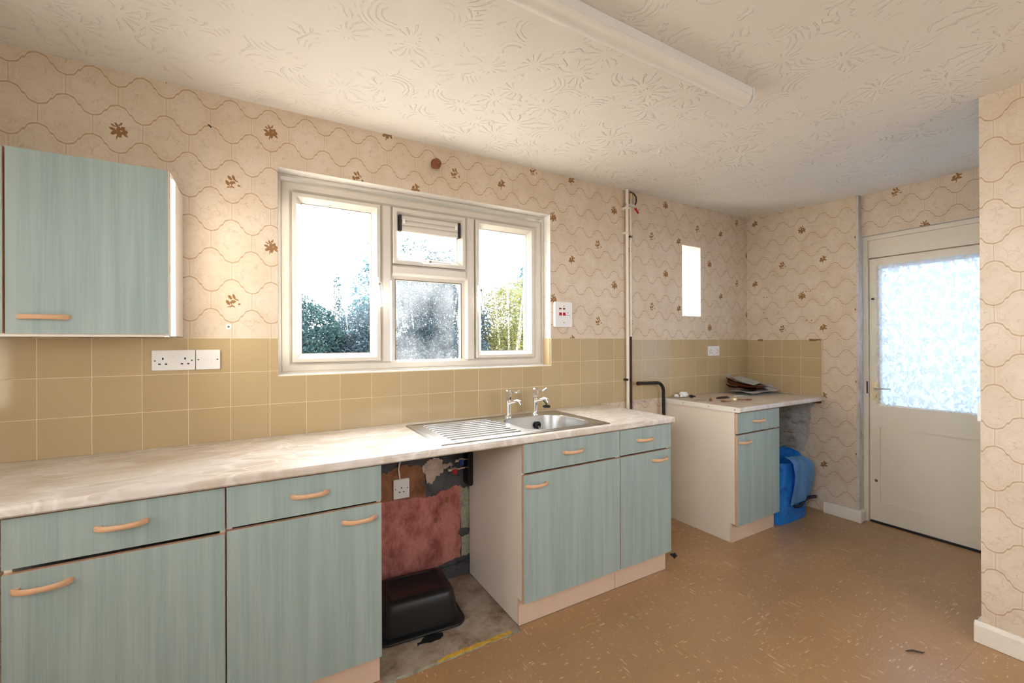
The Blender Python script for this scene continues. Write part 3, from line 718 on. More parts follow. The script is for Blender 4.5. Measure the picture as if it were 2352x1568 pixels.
catch(s1, (0.556, 0.072, 1.655)); catch(s3, (1.160, 0.072, 1.655)); catch(s2, (0.835, 0.072, 1.793), True)
# louvred vent at the top of the middle light
bm = bmesh.new(); box(bm, 0.676, 1.044, 0.086, 0.116, 1.960, 2.046); v = obj('vent', bm, 'upvc', s2, bevel=0.002)
for k in range(3): obj('vent_slat', B(0.690, 1.028, 0.079, 0.0875, 1.966+0.027*k, 1.984+0.027*k), 'upvc', v, bevel=0.003)
for x in (0.676, 1.030): obj('vent_end', B(x, x+0.014, 0.077, 0.1165, 1.958, 2.047), 'blackp', v)
for x in (0.700, 1.016): obj('vent_toggle', B(x-0.006, x+0.006, 0.068, 0.080, 2.000, 2.024), 'plastic', v, bevel=0.002)
obj('sill', B(W1[0]+0.001, W1[1]-0.001, 0.001, 0.150, 1.1795, 1.1845), 'reveal', win)
# slit window
win2 = thing('window_2', 'narrow slit window with deep white reveal', 'window', (3.05, 0.2, 1.535)); win2['kind'] = 'structure'
bm = bmesh.new(); ring(bm, W2[0]+0.002, W2[1]-0.002, W2[2]+0.002, W2[3]-0.002, [(0,0.24),(0,0.195),(0.022,0.195),(0.028,0.205),(0.028,0.24)]); obj('frame', bm, 'upvc', win2)
obj('pane', B(W2[0]+0.024, W2[1]-0.024, 0.214, 0.218, W2[2]+0.024, W2[3]-0.024), 'glass', win2)
obj('sill', B(W2[0]+0.002, W2[1]-0.002, -0.004, 0.195, W2[2], W2[2]+0.006), 'reveal', win2, bevel=0.002)

# ------------------------------------------------------------------ back door
DX = 3.92
trim = struct('trim_1', B(XE, 3.905, -0.8455, -0.8285, 0.0, 2.44), 'roughpaint', 'worn plaster edge strip beside the door frame', 'trim', bevel=0.004)
bm = bmesh.new()
box(bm, 3.895, 3.985, -0.872, -0.8457, 0.0, 2.104); box(bm, 3.895, 3.985, -1.70, -1.655, 0.0, 2.104); box(bm, 3.895, 3.985, -1.655, -0.872, 2.075, 2.104)
box(bm, 3.962, 3.985, -0.900, -0.8722, 0.0, 2.0748); box(bm, 3.962, 3.985, -1.6548, -1.62, 0.0, 2.0748); box(bm, 3.9705, 3.985, -1.62, -0.900, 1.90, 2.0748)
struct('trim_2', bm, 'door', 'cream painted frame round the back door', 'door frame', bevel=0.003)
struct('trim_3', B(3.916, 3.97, -1.655, -0.8725, 1.945, 2.0745), 'door', 'plain cream board filling the space over the door', 'panel', bevel=0.002)
door = thing('door_1', 'cream back door with curtained glass upper half', 'door', (DX+0.02, -1.26, 0.0)); door['kind'] = 'structure'
y0, y1 = -1.650, -0.8745
bm = bmesh.new()
gy0, gy1, gz0, gz1 = -1.575, -0.935, 0.862, 1.868
box(bm, DX, DX+0.04, gy1, y1, 0.012, 1.936); box(bm, DX, DX+0.04, y0, gy0, 0.012, 1.936)
box(bm, DX, DX+0.04, gy0, gy1, gz1, 1.936); box(bm, DX, DX+0.04, gy0, gy1, 0.703, gz0); box(bm, DX, DX+0.04, gy0, gy1, 0.012, 0.152)
obj('rail_and_stile', bm, 'door', door, bevel=0.002)
obj('panel', B(DX+0.010, DX+0.03, gy0-0.004, gy1+0.004, 0.150, 0.706), 'door', door)
bm = bmesh.new(); ring(bm, gy0-0.002, gy1+0.002, gz0-0.002, gz1+0.002, [(0,DX+0.02),(0,DX-0.004),(0.012,DX+0.004),(0.012,DX+0.02)], 'x'); obj('glazing_bead', bm, 'door', door)
obj('pane', B(DX+0.020, DX+0.024, gy0, gy1, gz0, gz1), 'frost', door)
obj('threshold', B(3.905, 3.985, -1.66, -0.88, -0.002, 0.010), 'black', door)
bm = bmesh.new(); prism(bm, rrect(-0.941, -0.893, 0.895, 1.032, 0.003, 2), 0, DX-0.004, DX); lk = obj('lock_plate', bm, 'brass', door)
bm = bmesh.new(); tube(bm, [(DX-0.003,-0.915,0.985),(DX-0.035,-0.915,0.985),(DX-0.044,-0.922,0.986),(DX-0.044,-0.965,0.988),(DX-0.042,-1.012,0.989)], [0.008,0.007,0.007,0.0055,0.004], 10); obj('lever_handle', bm, 'chrome', lk, smooth=True)
bm = bmesh.new(); lathe(bm, [(0.004,0),(0.004,0.001)], (DX-0.0042,-0.916,0.927), (-1,0,0), 10); box(bm, DX-0.0052, DX-0.004, -0.9178, -0.9142, 0.913, 0.927); obj('keyhole', bm, 'black', lk)
for (y, z) in ((-0.902,1.026),(-0.932,1.026),(-0.902,0.902),(-0.932,0.902)):
    bm = bmesh.new(); lathe(bm, [(0.0022,0),(0.0018,0.001)], (DX-0.0042,y,z), (-1,0,0), 8); obj('screw', bm, 'screw', lk)
obj('strike_plate', B(3.893, 3.896, -0.873, -0.864, 0.945, 1.035), 'pipedark', door)
bm = bmesh.new(); tube(bm, [(DX,-0.897,1.642),(DX-0.018,-0.897,1.642),(DX-0.024,-0.908,1.638)], [0.008,0.006,0.005], 8); obj('curtain_hook', bm, 'pipedark', door, smooth=True)
bm = bmesh.new(); lathe(bm, [(0.010,0),(0.008,0.003)], (DX,-0.911,0.306), (-1,0,0), 12); obj('bolt_hole', bm, 'rust', door)
# net curtain hung on the glass
bm = bmesh.new(); L = bm.loops.layers.uv.new('UVMap'); nu, nv = 120, 30; gg = []
cy0, cy1 = -0.920, -1.600
for i in range(nu+1):
    f_ = i/nu; row = []
    for j in range(nv+1):
        h = j/nv; amp = 0.0095*(1.15-0.5*h)
        xx = DX-0.019 + amp*math.sin(f_*58+1.2*math.sin(f_*7)+0.5*h) + 0.004*math.sin(f_*23+2)
        zz = 0.872 + (1.884-0.872)*h + 0.006*math.sin(f_*40)*(1-h) - 0.010*(1-h)*f_
        row.append(bm.verts.new((xx, cy0+(cy1-cy0)*f_-0.006*(1-h)*math.sin(f_*11), zz)))
    gg.append(row)
for i in range(nu):
    for j in range(nv):
        f = bm.faces.new((gg[i][j], gg[i+1][j], gg[i+1][j+1], gg[i][j+1]))
        for lp, q in zip(f.loops, ((i,j),(i+1,j),(i+1,j+1),(i,j+1))): lp[L].uv = (q[0]/nu*0.95, q[1]/nv*1.01)
cur = tag(obj('net_curtain', bm, 'lace', smooth=True, loc=(DX-0.02,-1.26,0.87)), 'white floral lace net curtain on the back door glass', 'curtain')
# catch plate on the corner of the right wall
tag(obj('corner_guard', B(XN-0.002, XN+0.006, YN-0.002, YN+0.009, 0.978, 1.056), 'plastic', bevel=0.003), 'small clear plastic plate on the right wall corner', 'plate')

# ------------------------------------------------------------------ cabinets
FY, PY = -0.614, -0.570
def handle(parent, c, L_=0.124):
    x, y, z = c; bm = bmesh.new(); n = 14; rings = []; m_ = 10
    for i in range(n+1):
        t_ = -1+2*i/n; px = x+t_*L_/2; out = 0.004 + 0.024*(1-abs(t_)**3.2)
        hz = 0.0075 + 0.0015*abs(t_); hy = 0.0055
        if i in (0, n): hz *= 0.8; out = 0.003
        sl = -math.copysign(abs(t_)**2.2, t_)*0.9
        nx_, ny_ = math.sin(sl*0.5), math.cos(sl*0.5)
        rings.append([bm.verts.new((px + nx_*hy*math.sin(2*math.pi*k/m_), y - out - ny_*hy*math.sin(2*math.pi*k/m_), z+hz*math.cos(2*math.pi*k/m_))) for k in range(m_)])
    for i in range(n):
        for k in range(m_): bm.faces.new((rings[i][k], rings[i][(k+1)%m_], rings[i+1][(k+1)%m_], rings[i+1][k]))
    bm.faces.new(rings[0][::-1]); bm.faces.new(rings[-1])
    for e in (-1, 1): box(bm, x+e*(L_/2-0.010)-0.008, x+e*(L_/2-0.010)+0.008, y-0.010, y+0.0005, z-0.006, z+0.006)
    bmesh.ops.recalc_face_normals(bm, faces=bm.faces)
    return obj('handle', bm, 'handle', parent, smooth=True)
def front(name, parent, x0, x1, z0, z1, hx, hz, y=FY, th=0.017, tilt=0.0):
    bm = bmesh.new(); box(bm, x0, x1, y, y+th, z0, z1, mi=1, front=0)
    o = obj(name, bm, ['cab', 'edge'], parent, bevel=0.0012)
    if tilt: o.rotation_euler = (0, tilt, 0)
    if hx is not None: handle(o, (hx, y, hz))
    return o
def base_unit(label, x0, x1, dh, kh, zt=0.861, zs=0.722, zb=0.123, gd=0.0052, y=FY, gap=0.0044):
    t = thing('base_cabinet', label, 'cabinet', ((x0+x1)/2, -0.3, 0.0), 'fitted base cabinets')
    yb = -0.02
    for nm, a in (('side_panel', x0+0.0005), ('side_panel', x1-0.0165)):
        bm = bmesh.new()
        prism(bm, [(yb,0.0),(PY+0.012,0.0),(PY+0.012,0.128),(y+0.020,0.128),(y+0.020,0.867),(yb,0.867)], 0, a, a+0.016); obj(nm, bm, ['white'], t)
    obj('back_panel', B(x0+0.017, x1-0.017, yb, yb-0.006, 0.13, 0.86), 'white', t)
    obj('base_panel', B(x0+0.017, x1-0.017, y+0.022, yb-0.008, 0.130, 0.146), 'white', t)
    front('drawer_front', t, x0+gap/2, x1-gap/2, zs+gd, zt, dh[0], dh[1], y)
    front('door', t, x0+gap/2, x1-gap/2, zb, zs-gd, kh[0], kh[1], y)
    obj('plinth', B(x0+0.0005, x1-0.0005, PY, PY+0.012, 0.001, 0.126), 'plinth', t)
    return t
base_unit('blue-green base cabinet at the left edge, handle at its door\'s left', -0.604, -0.0965, (-0.354,0.798), (-0.522,0.664), zs=0.717, gd=0.007)
base_unit('blue-green base cabinet left of the open appliance gap', -0.0955, 0.4095, (0.157,0.797), (0.326,0.671))
base_unit('blue-green base cabinet under the sink bowl, right of the gap', 1.052, 1.6575, (1.343,0.796), (1.126,0.667))
base_unit('blue-green base cabinet under the right end of the long worktop', 1.6585, 2.057, (1.843,0.796), (1.961,0.670))
c2 = base_unit('blue-green base cabinet standing apart in the far corner', 2.698, 3.196, (2.934,0.797), (2.778,0.668), zt=0.860, zs=0.722, y=-0.612)
for o in list(c2.children):
    if o.name.startswith('plinth'): o.location.x -= 0.0
# worktops
YW = -0.634
def worktop_profile(yf=YW): 
    pts = [(-0.001, 0.868), (yf+0.006, 0.868), (yf, 0.874), (yf, 0.889)]
    for k in range(1, 6): a = R(90*k/5); pts.append((yf+0.011-0.011*math.cos(a), 0.889+0.011*math.sin(a)))
    pts.append((-0.001, 0.900)); return pts
def cut_profile(yf, yb_):
    pts = worktop_profile(yf); pts[0] = (yb_, 0.868); pts[-1] = (yb_, 0.900); return pts
bm = bmesh.new()
prism(bm, worktop_profile(), 0, XL+0.001, 1.112); prism(bm, worktop_profile(), 0, 1.575, 1.6585)
prism(bm, cut_profile(YW, -0.572), 0, 1.112, 1.575)
box(bm, 1.112, 1.575, -0.180, -0.001, 0.868, 0.900)
tag(obj('worktop', bm, 'marble', smooth=True), 'long marbled cream worktop holding the sink', 'worktop')
bm = bmesh.new(); prism(bm, worktop_profile(), 0, 1.6592, 2.068)
tag(obj('worktop', bm, 'marble', smooth=True), 'short marbled worktop end piece right of the sink seam', 'worktop')
bm = bmesh.new(); prism(bm, worktop_profile(-0.632), 0, 2.698, XE-0.009)
for f in bm.faces:
    if f.normal.z > 0.95: f.material_index = 1
wt3 = tag(obj('worktop', bm, ['marble', 'dusty'], smooth=True), 'dusty marbled corner worktop under the heap of papers', 'worktop')
bm = bmesh.new(); prism(bm, rrect(-0.634, -0.03, 0.868, 0.9015, 0.006, 3), 0, 2.690, 2.6975); es = obj('end_strip', bm, 'gloss', wt3)
for y in (-0.20, -0.41, -0.60):
    bm = bmesh.new(); lathe(bm, [(0.004,0),(0.003,0.001)], (2.690,y,0.885), (-1,0,0), 10); obj('screw', bm, 'screw', es)
obj('support_batten', B(XE-0.030, XE-0.0065, -0.600, -0.05, 0.845, 0.867), 'wood', wt3)

# wall cupboard
wc = thing('wall_cabinet', 'blue-green wall cupboard with white end panel above the tiles', 'cabinet', (-0.70, -0.15, 1.364))
obj('side_panel', B(-0.298, -0.281, -0.301, -0.001, 1.364, 1.966), 'gloss', wc, bevel=0.002, seg=2)
obj('side_panel', B(-1.198, -1.181, -0.301, -0.001, 1.364, 1.966), 'gloss', wc)
obj('base_panel', B(-1.180, -0.299, -0.301, -0.001, 1.3605, 1.378), 'gloss', wc, bevel=0.001)
obj('top_panel', B(-1.180, -0.299, -0.301, -0.001, 1.950, 1.966), 'gloss', wc)
obj('back_panel', B(-1.180, -0.299, -0.007, -0.001, 1.379, 1.949), 'gloss', wc)
front('door', wc, -0.6955, -0.284, 1.370, 1.966, -0.607, 1.424, y=-0.320)
front('door', wc, -1.196, -0.7015, 1.370, 1.966, None, 0, y=-0.320)
# ------------------------------------------------------------------ sink
sink = thing('sink', 'stainless steel sink with bowl and ribbed drainer', 'sink', (1.13, -0.33, 0.90))
SX0, SX1, SY0, SY1, SZ = 0.660, 1.612, -0.592, -0.086, 0.9045
outer = rrect(SX0, SX1, SY0, SY1, 0.014, 4); inner = rrect(1.140, 1.548, -0.553, -0.196, 0.100, 9)
bm = bmesh.new()
ov = [bm.verts.new((x, y, SZ)) for x, y in outer]; iv = [bm.verts.new((x, y, SZ)) for x, y in inner]
eds = [bm.edges.new((l[i], l[(i+1) % len(l)])) for l in (ov, iv) for i in range(len(l))]
bmesh.ops.triangle_fill(bm, use_beauty=True, use_dissolve=False, edges=eds)
for f in bm.faces:
    if f.normal.z < 0: f.normal_flip()
lo = [bm.verts.new((x + (0.004 if x > 1.1 else -0.004), y + (0.004 if y > -0.33 else -0.004), 0.9006)) for x, y in outer]
for i in range(len(ov)): bm.faces.new((ov[i], ov[(i+1) % len(ov)], lo[(i+1) % len(lo)], lo[i]))
bmesh.ops.recalc_face_normals(bm, faces=bm.faces)
obj('deck', bm, 'steel', sink, smooth=True, ang=20)
bm = bmesh.new(); prev = None; cx, cy = 1.344, -0.3745
prof = [(1.0, SZ), (0.992, SZ-0.003), (0.985, SZ-0.010), (0.955, SZ-0.10), (0.93, SZ-0.135), (0.88, SZ-0.150), (0.75, SZ-0.156), (0.13, SZ-0.160)]
first = None
for sc_, z in prof:
    cur_ = [bm.verts.new((cx+(x-cx)*sc_, cy+(y-cy)*sc_, z)) for x, y in inner]
    if prev:
        for i in range(len(cur_)): bm.faces.new((prev[i], prev[(i+1) % len(prev)], cur_[(i+1) % len(cur_)], cur_[i]))
    prev = cur_
bm.faces.new(prev); bmesh.ops.recalc_face_normals(bm, faces=bm.faces)
for f in bm.faces: f.normal_flip()
obj('bowl', bm, 'steel', sink, smooth=True, ang=60)
bm = bmesh.new(); ring(bm, SX0+0.016, SX1-0.016, SY0+0.016, SY1-0.016, [(0,SZ-0.0002),(0.003,SZ+0.0022),(0.008,SZ+0.0022),(0.011,SZ-0.0002)], 'z'); obj('raised_rim', bm, 'steel', sink, smooth=True, ang=60)
for k in range(9):
    y = -0.170-0.0445*k; bm = bmesh.new(); n = 10; x0_, x1_ = 0.722, (1.110 if k < 4 else 1.090)
    if k < 2 or k > 6: x1_ = 1.100
    P_ = [(x0_, SZ-0.004), (x0_+0.008, SZ+0.0015)] + [(x0_+0.02+(x1_-x0_-0.03)*i/6, SZ+0.003) for i in range(7)] + [(x1_, SZ-0.004)]
    tube(bm, [(a, y, b-0.0048) for a, b in P_], [0.0035]+[0.0070]*8+[0.0035], 12); obj('drainer_rib', bm, 'steel', sink, smooth=True)
bm = bmesh.new(); lathe(bm, [(0.022,0),(0.022,0.003),(0.014,0.004),(0.012,0.001)], (1.400,-0.2118,0.852), (0,-1,-0.1), 20); ofl = obj('overflow_rose', bm, 'blackp', sink, smooth=True)
bm = bmesh.new()
for k in range(4): lathe(bm, [(0.003,0),(0.0025,0.001)], (1.400+0.009*math.cos(k*1.57),-0.2160,0.852+0.009*math.sin(k*1.57)), (0,-1,0), 8)
obj('overflow_slot', bm, 'screw', ofl)
bm = bmesh.new(); pts = []
for k in range(26):
    t_ = k/25; pts.append((1.405+0.030*t_, -0.2155+0.035*t_**3, 0.846-0.085*math.sin(math.pi*t_*0.62)*(1-t_)+0.060*t_**1.5))
for k in range(25):
    a, b = Vector(pts[k]), Vector(pts[k+1]); tube(bm, [a, b], 0.0013 if k % 2 else 0.0024, 6)
obj('plug_chain', bm, 'steel', sink)
bm = bmesh.new(); lathe(bm, [(0.024,0),(0.024,0.002),(0.008,0.0)], (1.344,-0.3745,SZ-0.1602), (0,0,1), 20); obj('waste', bm, 'chrome', sink, smooth=True)
def tap(x, y, label, plug=False):
    t = thing('tap', label, 'tap', (x, y, SZ), 'pillar taps at the sink'); z = SZ
    bm = bmesh.new(); lathe(bm, [(0.026,0.0003),(0.026,0.004),(0.018,0.010),(0.0135,0.014),(0.0125,0.03),(0.0140,0.066),(0.0150,0.090),(0.0145,0.098)], (x,y,z), (0,0,1), 20); obj('body', bm, 'chrome', t, smooth=True)
    bm = bmesh.new(); lathe(bm, [(0.0120,0.0982),(0.0155,0.102),(0.0185,0.134),(0.0185,0.150),(0.0150,0.1515),(0.0140,0.156),(0.004,0.158)], (x,y,z), (0,0,1), 8); hd = obj('head', bm, 'chrome', t, smooth=True)
    bm = bmesh.new(); tube(bm, [(x+0.014,y-0.008,z+0.142),(x+0.030,y-0.018,z+0.138),(x+0.044,y-0.027,z+0.142),(x+0.058,y-0.036,z+0.150)], [0.0045,0.0045,0.006,0.0095], 10); obj('lever', bm, 'chrome', hd, smooth=True)
    bm = bmesh.new(); tube(bm, [(x,y,z+0.078),(x+0.012,y-0.034,z+0.090),(x+0.022,y-0.066,z+0.098),(x+0.028,y-0.084,z+0.094),(x+0.029,y-0.088,z+0.078)], [0.012,0.0105,0.0095,0.0105,0.0105], 12); obj('spout', bm, 'chrome', t, smooth=True)
    return t
tap(1.242, -0.148, 'left chrome lever tap at the back of the sink'); tap(1.428, -0.148, 'right chrome lever tap with the black plug hung on it')
pl = thing('sink_plug', 'round black rubber plug hanging from the right tap', 'plug', (1.455, -0.205, 0.955))
bm = bmesh.new(); lathe(bm, [(0.018,0),(0.023,0.002),(0.023,0.010),(0.018,0.013),(0.006,0.014),(0.004,0.022)], (1.462,-0.215,0.950), (0,0,1), 20); obj('stopper', bm, 'blackp', pl, smooth=True)
bm = bmesh.new(); tube(bm, [(1.462,-0.215,0.970),(1.452,-0.190,0.992),(1.440,-0.168,0.998)], 0.0035, 8); obj('loop', bm, 'blackp', pl, smooth=True)

# ------------------------------------------------------------------ sockets and switches
def plate(name, label, cat, x0, x1, z0, z1, y=-0.0072, th=0.010, mat='plastic', rr=0.004):
    t = thing(name, label, cat, ((x0+x1)/2, y, z0))
    bm = bmesh.new(); prism(bm, rrect(x0, x1, z0, z1, rr, 3), 1, y-th, y); obj('faceplate', bm, mat, t, bevel=0.0015); return t, y-th
def bit(nm, t, x, z, w_, h_, yf, mat, out=0.0006, d=0.0002):
    return obj(nm, B(x-w_/2, x+w_/2, yf-out, yf+d, z-h_/2, z+h_/2), mat, t)
def pins(t, x, z, yf, s=1.0):
    bit('pin_hole', t, x, z+0.012*s, 0.005*s, 0.009*s, yf, 'black'); bit('pin_hole', t, x-0.011*s, z-0.010*s, 0.008*s, 0.005*s, yf, 'black'); bit('pin_hole', t, x+0.011*s, z-0.010*s, 0.008*s, 0.005*s, yf, 'black')
def scr(t, x, z, yf):
    bm = bmesh.new(); lathe(bm, [(0.0034,0),(0.0030,0.0008)], (x, yf+0.0001, z), (0,-1,0), 10); obj('screw', bm, 'screw', t)
t, yf = plate('double_socket', 'white double socket on the tiles beneath the wall cupboard', 'socket', -0.384, -0.2375, 1.222, 1.307)
pins(t, -0.347, 1.259, yf); pins(t, -0.272, 1.259, yf); scr(t, -0.373, 1.263, yf); scr(t, -0.249, 1.263, yf)
for x in (-0.318, -0.300): bm = bmesh.new(); prism(bm, [(yf-0.0045,1.274),(yf+0.0005,1.274),(yf+0.0005,1.293),(yf-0.001,1.293)], 0, x-0.006, x+0.006); obj('rocker', bm, 'plastic', t)
t, yf = plate('light_switch', 'white single switch beside the double socket', 'switch', -0.2345, -0.1475, 1.222, 1.307)
bm = bmesh.new(); prism(bm, [(yf-0.005,1.252),(yf+0.0005,1.252),(yf+0.0005,1.277),(yf-0.001,1.277)], 0, -0.194, -0.180); obj('rocker', bm, 'plastic', t); bit('blank', t, -0.207, 1.265, 0.012, 0.022, yf, 'plastic', 0.001)
scr(t, -0.226, 1.265, yf); scr(t, -0.158, 1.265, yf)
t, yf = plate('cooker_switch', 'white cooker switch with red rockers beside the window', 'switch', 1.664, 1.806, 1.432, 1.598, y=-0.0006, th=0.024, rr=0.012)
bit('module', t, 1.738, 1.520, 0.102, 0.046, yf, 'plastic', 0.0015)
for x in (1.706, 1.737):
    bm = bmesh.new(); prism(bm, [(yf-0.007,1.508),(yf+0.0005,1.508),(yf+0.0005,1.528),(yf-0.002,1.528)], 0, x-0.010, x+0.010); obj('rocker', bm, 'red', t); bit('indicator', t, x, 1.553, 0.018, 0.009, yf, 'darkred', 0.0015)
pins(t, 1.768, 1.518, yf-0.0015, 0.8); bit('screw', t, 1.737, 1.570, 0.005, 0.006, yf, 'black'); bit('screw', t, 1.737, 1.462, 0.005, 0.006, yf, 'black')
t, yf = plate('double_socket', 'small white double socket on the tiles above the papers', 'socket', 3.246, 3.392, 1.211, 1.294)
pins(t, 3.278, 1.248, yf); pins(t, 3.358, 1.248, yf); scr(t, 3.257, 1.252, yf); scr(t, 3.381, 1.252, yf)
for x in (3.308, 3.328): bit('rocker', t, x, 1.276, 0.010, 0.018, yf, 'plastic', 0.002)
t, yf = plate('single_socket', 'white single socket on the bare wall under the worktop', 'socket', 0.613, 0.698, 0.503, 0.606, y=-0.0085, th=0.012)
pins(t, 0.656, 0.548, yf); scr(t, 0.624, 0.556, yf); scr(t, 0.688, 0.556, yf)
bm = bmesh.new(); tube(bm, [(0.648,-0.014,0.607),(0.640,-0.016,0.66),(0.652,-0.018,0.72),(0.668,-0.016,0.80),(0.662,-0.016,0.864)], 0.0045, 8); obj('cable', bm, 'pipewhite', t, smooth=True)
# screw rosette and rusty knob on the wallpaper
t = thing('wall_rosette', 'small round screw plate on the paper beside the window', 'screw plate', (-0.117, 0, 1.409))
bm = bmesh.new(); lathe(bm, [(0.013,0),(0.012,0.002),(0.007,0.0035)], (-0.117,-0.0006,1.409), (0,-1,0), 20); obj('disc', bm, 'plastic', t, smooth=True)
bm = bmesh.new(); lathe(bm, [(0.0045,0),(0.004,0.001)], (-0.117,-0.0040,1.409), (0,-1,0), 10); obj('screw', bm, 'screw', t)
t = thing('pipe_stub', 'rusty brown capped stub above the window', 'pipe cap', (0.852, 0, 2.326))
bm = bmesh.new(); lathe(bm, [(0.014,0),(0.014,0.018),(0.026,0.020),(0.029,0.028),(0.027,0.036),(0.023,0.038),(0.025,0.046),(0.021,0.054),(0.013,0.056),(0.014,0.064),(0.009,0.070),(0.002,0.071)], (0.852,-0.0006,2.326), (0,-1,0), 22); obj('cap', bm, 'rust', t, smooth=True)
bm = bmesh.new(); lathe(bm, [(0.018,0),(0.016,0.003)], (0.852,-0.0006,2.326), (0,-1,0), 16); obj('collar', bm, 'pipedark', t)

# ------------------------------------------------------------------ pipes
px = 2.306
t = thing('water_pipe', 'white painted pipe running from ceiling to worktop level', 'pipe', (px, -0.03, 0.0))
bm = bmesh.new(); tube(bm, [(px,-0.030,0.004),(px,-0.030,1.0),(px-0.002,-0.030,2.436)], 0.0115, 12); obj('pipe', bm, 'pipewhite', t, smooth=True)
for z in (2.30, 2.12, 1.06): obj('clip', B(px-0.020, px+0.014, -0.040, -0.0075 if z < 1.36 else -0.001, z-0.008, z+0.008), 'pipewhite' if z > 1.2 else 'pipedark', t, bevel=0.003)
qx = 2.348
t = thing('gas_pipe', 'thinner pipe beside it, white above and brown below the tile line', 'pipe', (qx, -0.022, 0.0))
bm = bmesh.new(); tube(bm, [(qx,-0.020,1.372),(qx,-0.020,2.20),(qx-0.003,-0.020,2.325)], 0.0085, 10); obj('upper_length', bm, 'pipewhite', t, smooth=True)
bm = bmesh.new(); tube(bm, [(qx,-0.020,0.004),(qx,-0.020,1.371)], 0.0085, 10); obj('lower_length', bm, 'pipedark', t, smooth=True)
for z in (2.10,): obj('clip', B(qx-0.012, qx+0.012, -0.028, -0.001, z-0.007, z+0.007), 'pipedark', t, bevel=0.002)
bm = bmesh.new(); lathe(bm, [(0.013,0),(0.013,0.03),(0.009,0.034),(0.009,0.05)], (qx-0.003,-0.024,2.315), (0,0,1), 10); box(bm, px-0.018, qx+0.030, -0.036, -0.012, 2.318, 2.334); v = obj('stop_valve', bm, 'chrome', t, smooth=True)
bm = bmesh.new(); prism(bm, [(qx+0.022,2.306),(qx+0.036,2.312),(qx+0.064,2.282),(qx+0.060,2.272)], 1, -0.042, -0.034); obj('red_lever', bm, 'red', v)
bm = bmesh.new(); tube(bm, [(qx+0.036,-0.030,2.335),(qx+0.048,-0.032,2.36),(qx+0.046,-0.032,2.395),(qx+0.026,-0.030,2.415),(qx-0.010,-0.028,2.424)], 0.0055, 8); obj('hose_loop', bm, 'pipedark', v, smooth=True)
bm = bmesh.new(); tube(bm, [(qx+0.004,-0.022,2.35),(qx+0.004,-0.022,2.415)], 0.011, 8); obj('brass_tail', bm, 'brass', v, smooth=True)
bm = bmesh.new(); pts = [(2.376,-0.060,1.031),(2.40,-0.060,1.031),(2.56,-0.060,1.026)]
for k in range(1, 9): a = R(90*k/8); pts.append((2.574+0.070*math.sin(a), -0.060, 0.956+0.070*math.cos(a)))
pts += [(2.646,-0.060,0.80),(2.646,-0.060,0.004)]
bp = tag(obj('bent_pipe', (tube(bm, pts, 0.0125, 12), bm)[1], 'blackp', smooth=True, loc=(2.646,-0.06,0.0)), 'black bent pipe rising beside the corner cabinet', 'pipe')
bm = bmesh.new(); lathe(bm, [(0.0145,0),(0.0145,0.022)], (2.372,-0.060,1.031), (1,0,0), 14); obj('end_collar', bm, 'pipedark', bp)
# isolating valves under the worktop
for (x, z, lev, lab) in ((0.985, 0.668, 'valveblue', 'blue-levered stop valve on the bare wall in the gap'), (0.945, 0.622, 'red', 'red-levered stop valve on the bare wall in the gap')):
    t = thing('stop_valve', lab, 'valve', (x, -0.04, z), 'stop valves under the worktop')
    bm = bmesh.new(); tube(bm, [(x-0.035,-0.045,z),(x-0.018,-0.045,z),(x-0.017,-0.045,z),(x+0.012,-0.045,z),(x+0.013,-0.045,z),(1.050,-0.045,z)], [0.011,0.011,0.014,0.014,0.008,0.008], 12); obj('body', bm, 'chrome', t, smooth=True)
    bm = bmesh.new(); box(bm, x-0.012, x+0.010, -0.068, -0.056, z-0.022, z+0.004); obj('lever', bm, lev, t, bevel=0.003)
    bm = bmesh.new(); tube(bm, [(x,-0.002,z),(x,-0.042,z)], 0.007, 10); obj('tail', bm, 'chrome', t, smooth=True)
bm = bmesh.new(); pts = [(1.040,-0.060,0.70),(1.044,-0.062,0.64),(1.040,-0.064,0.55),(1.030,-0.060,0.47)]
pc = bmesh.new(); prism(pc, rrect(1.020, 1.0505, 0.520, 0.715, 0.012, 4), 1, -0.075, -0.0005)
tag(obj('pipe_boxing', pc, 'blackp', bevel=0.003), 'black rubber pipe cover against the cabinet side in the gap', 'pipe cover')

# ------------------------------------------------------------------ upturned washing-up bowl
wb = thing('washing_up_bowl', 'black plastic washing-up bowl upside down in the gap', 'bowl', (0.62, -0.24, 0.0))
bm = bmesh.new(); prev = None
def wring(hx, hy, r_, z): 
    ca, sa = math.cos(R(-4)), math.sin(R(-4)); return [bm.verts.new((0.655+x*ca-y*sa, -0.245+x*sa+y*ca, z)) for x, y in rrect(-hx, hx, -hy, hy, r_, 6)]
specs = [(0.205,0.165,0.055,0.004),(0.203,0.163,0.055,0.012),(0.185,0.145,0.05,0.016),(0.172,0.132,0.045,0.11),(0.165,0.125,0.042,0.140),(0.155,0.115,0.036,0.152),(0.13,0.09,0.03,0.156),(0.125,0.085,0.03,0.150)]
for sp in specs:
    q = wring(*sp)
    if prev:
        for i in range(len(q)): bm.faces.new((prev[i], prev[(i+1) % len(q)], q[(i+1) % len(q)], q[i]))
    prev = q
bm.faces.new(prev); bmesh.ops.recalc_face_normals(bm, faces=bm.faces)
obj('shell', bm, 'blackp', wb, smooth=True, ang=50)
bm = bmesh.new(); pts = [Vector(p) for p in []]
ca, sa = math.cos(R(-4)), math.sin(R(-4)); rp = [(0.655+x*ca-y*sa, -0.245+x*sa+y*ca, 0.0075) for x, y in rrect(-0.207, 0.207, -0.167, 0.167, 0.056, 6)]; rp.append(rp[0])
tube(bm, rp, 0.0068, 8, caps=False); obj('rim', bm, 'blackp', wb, smooth=True)
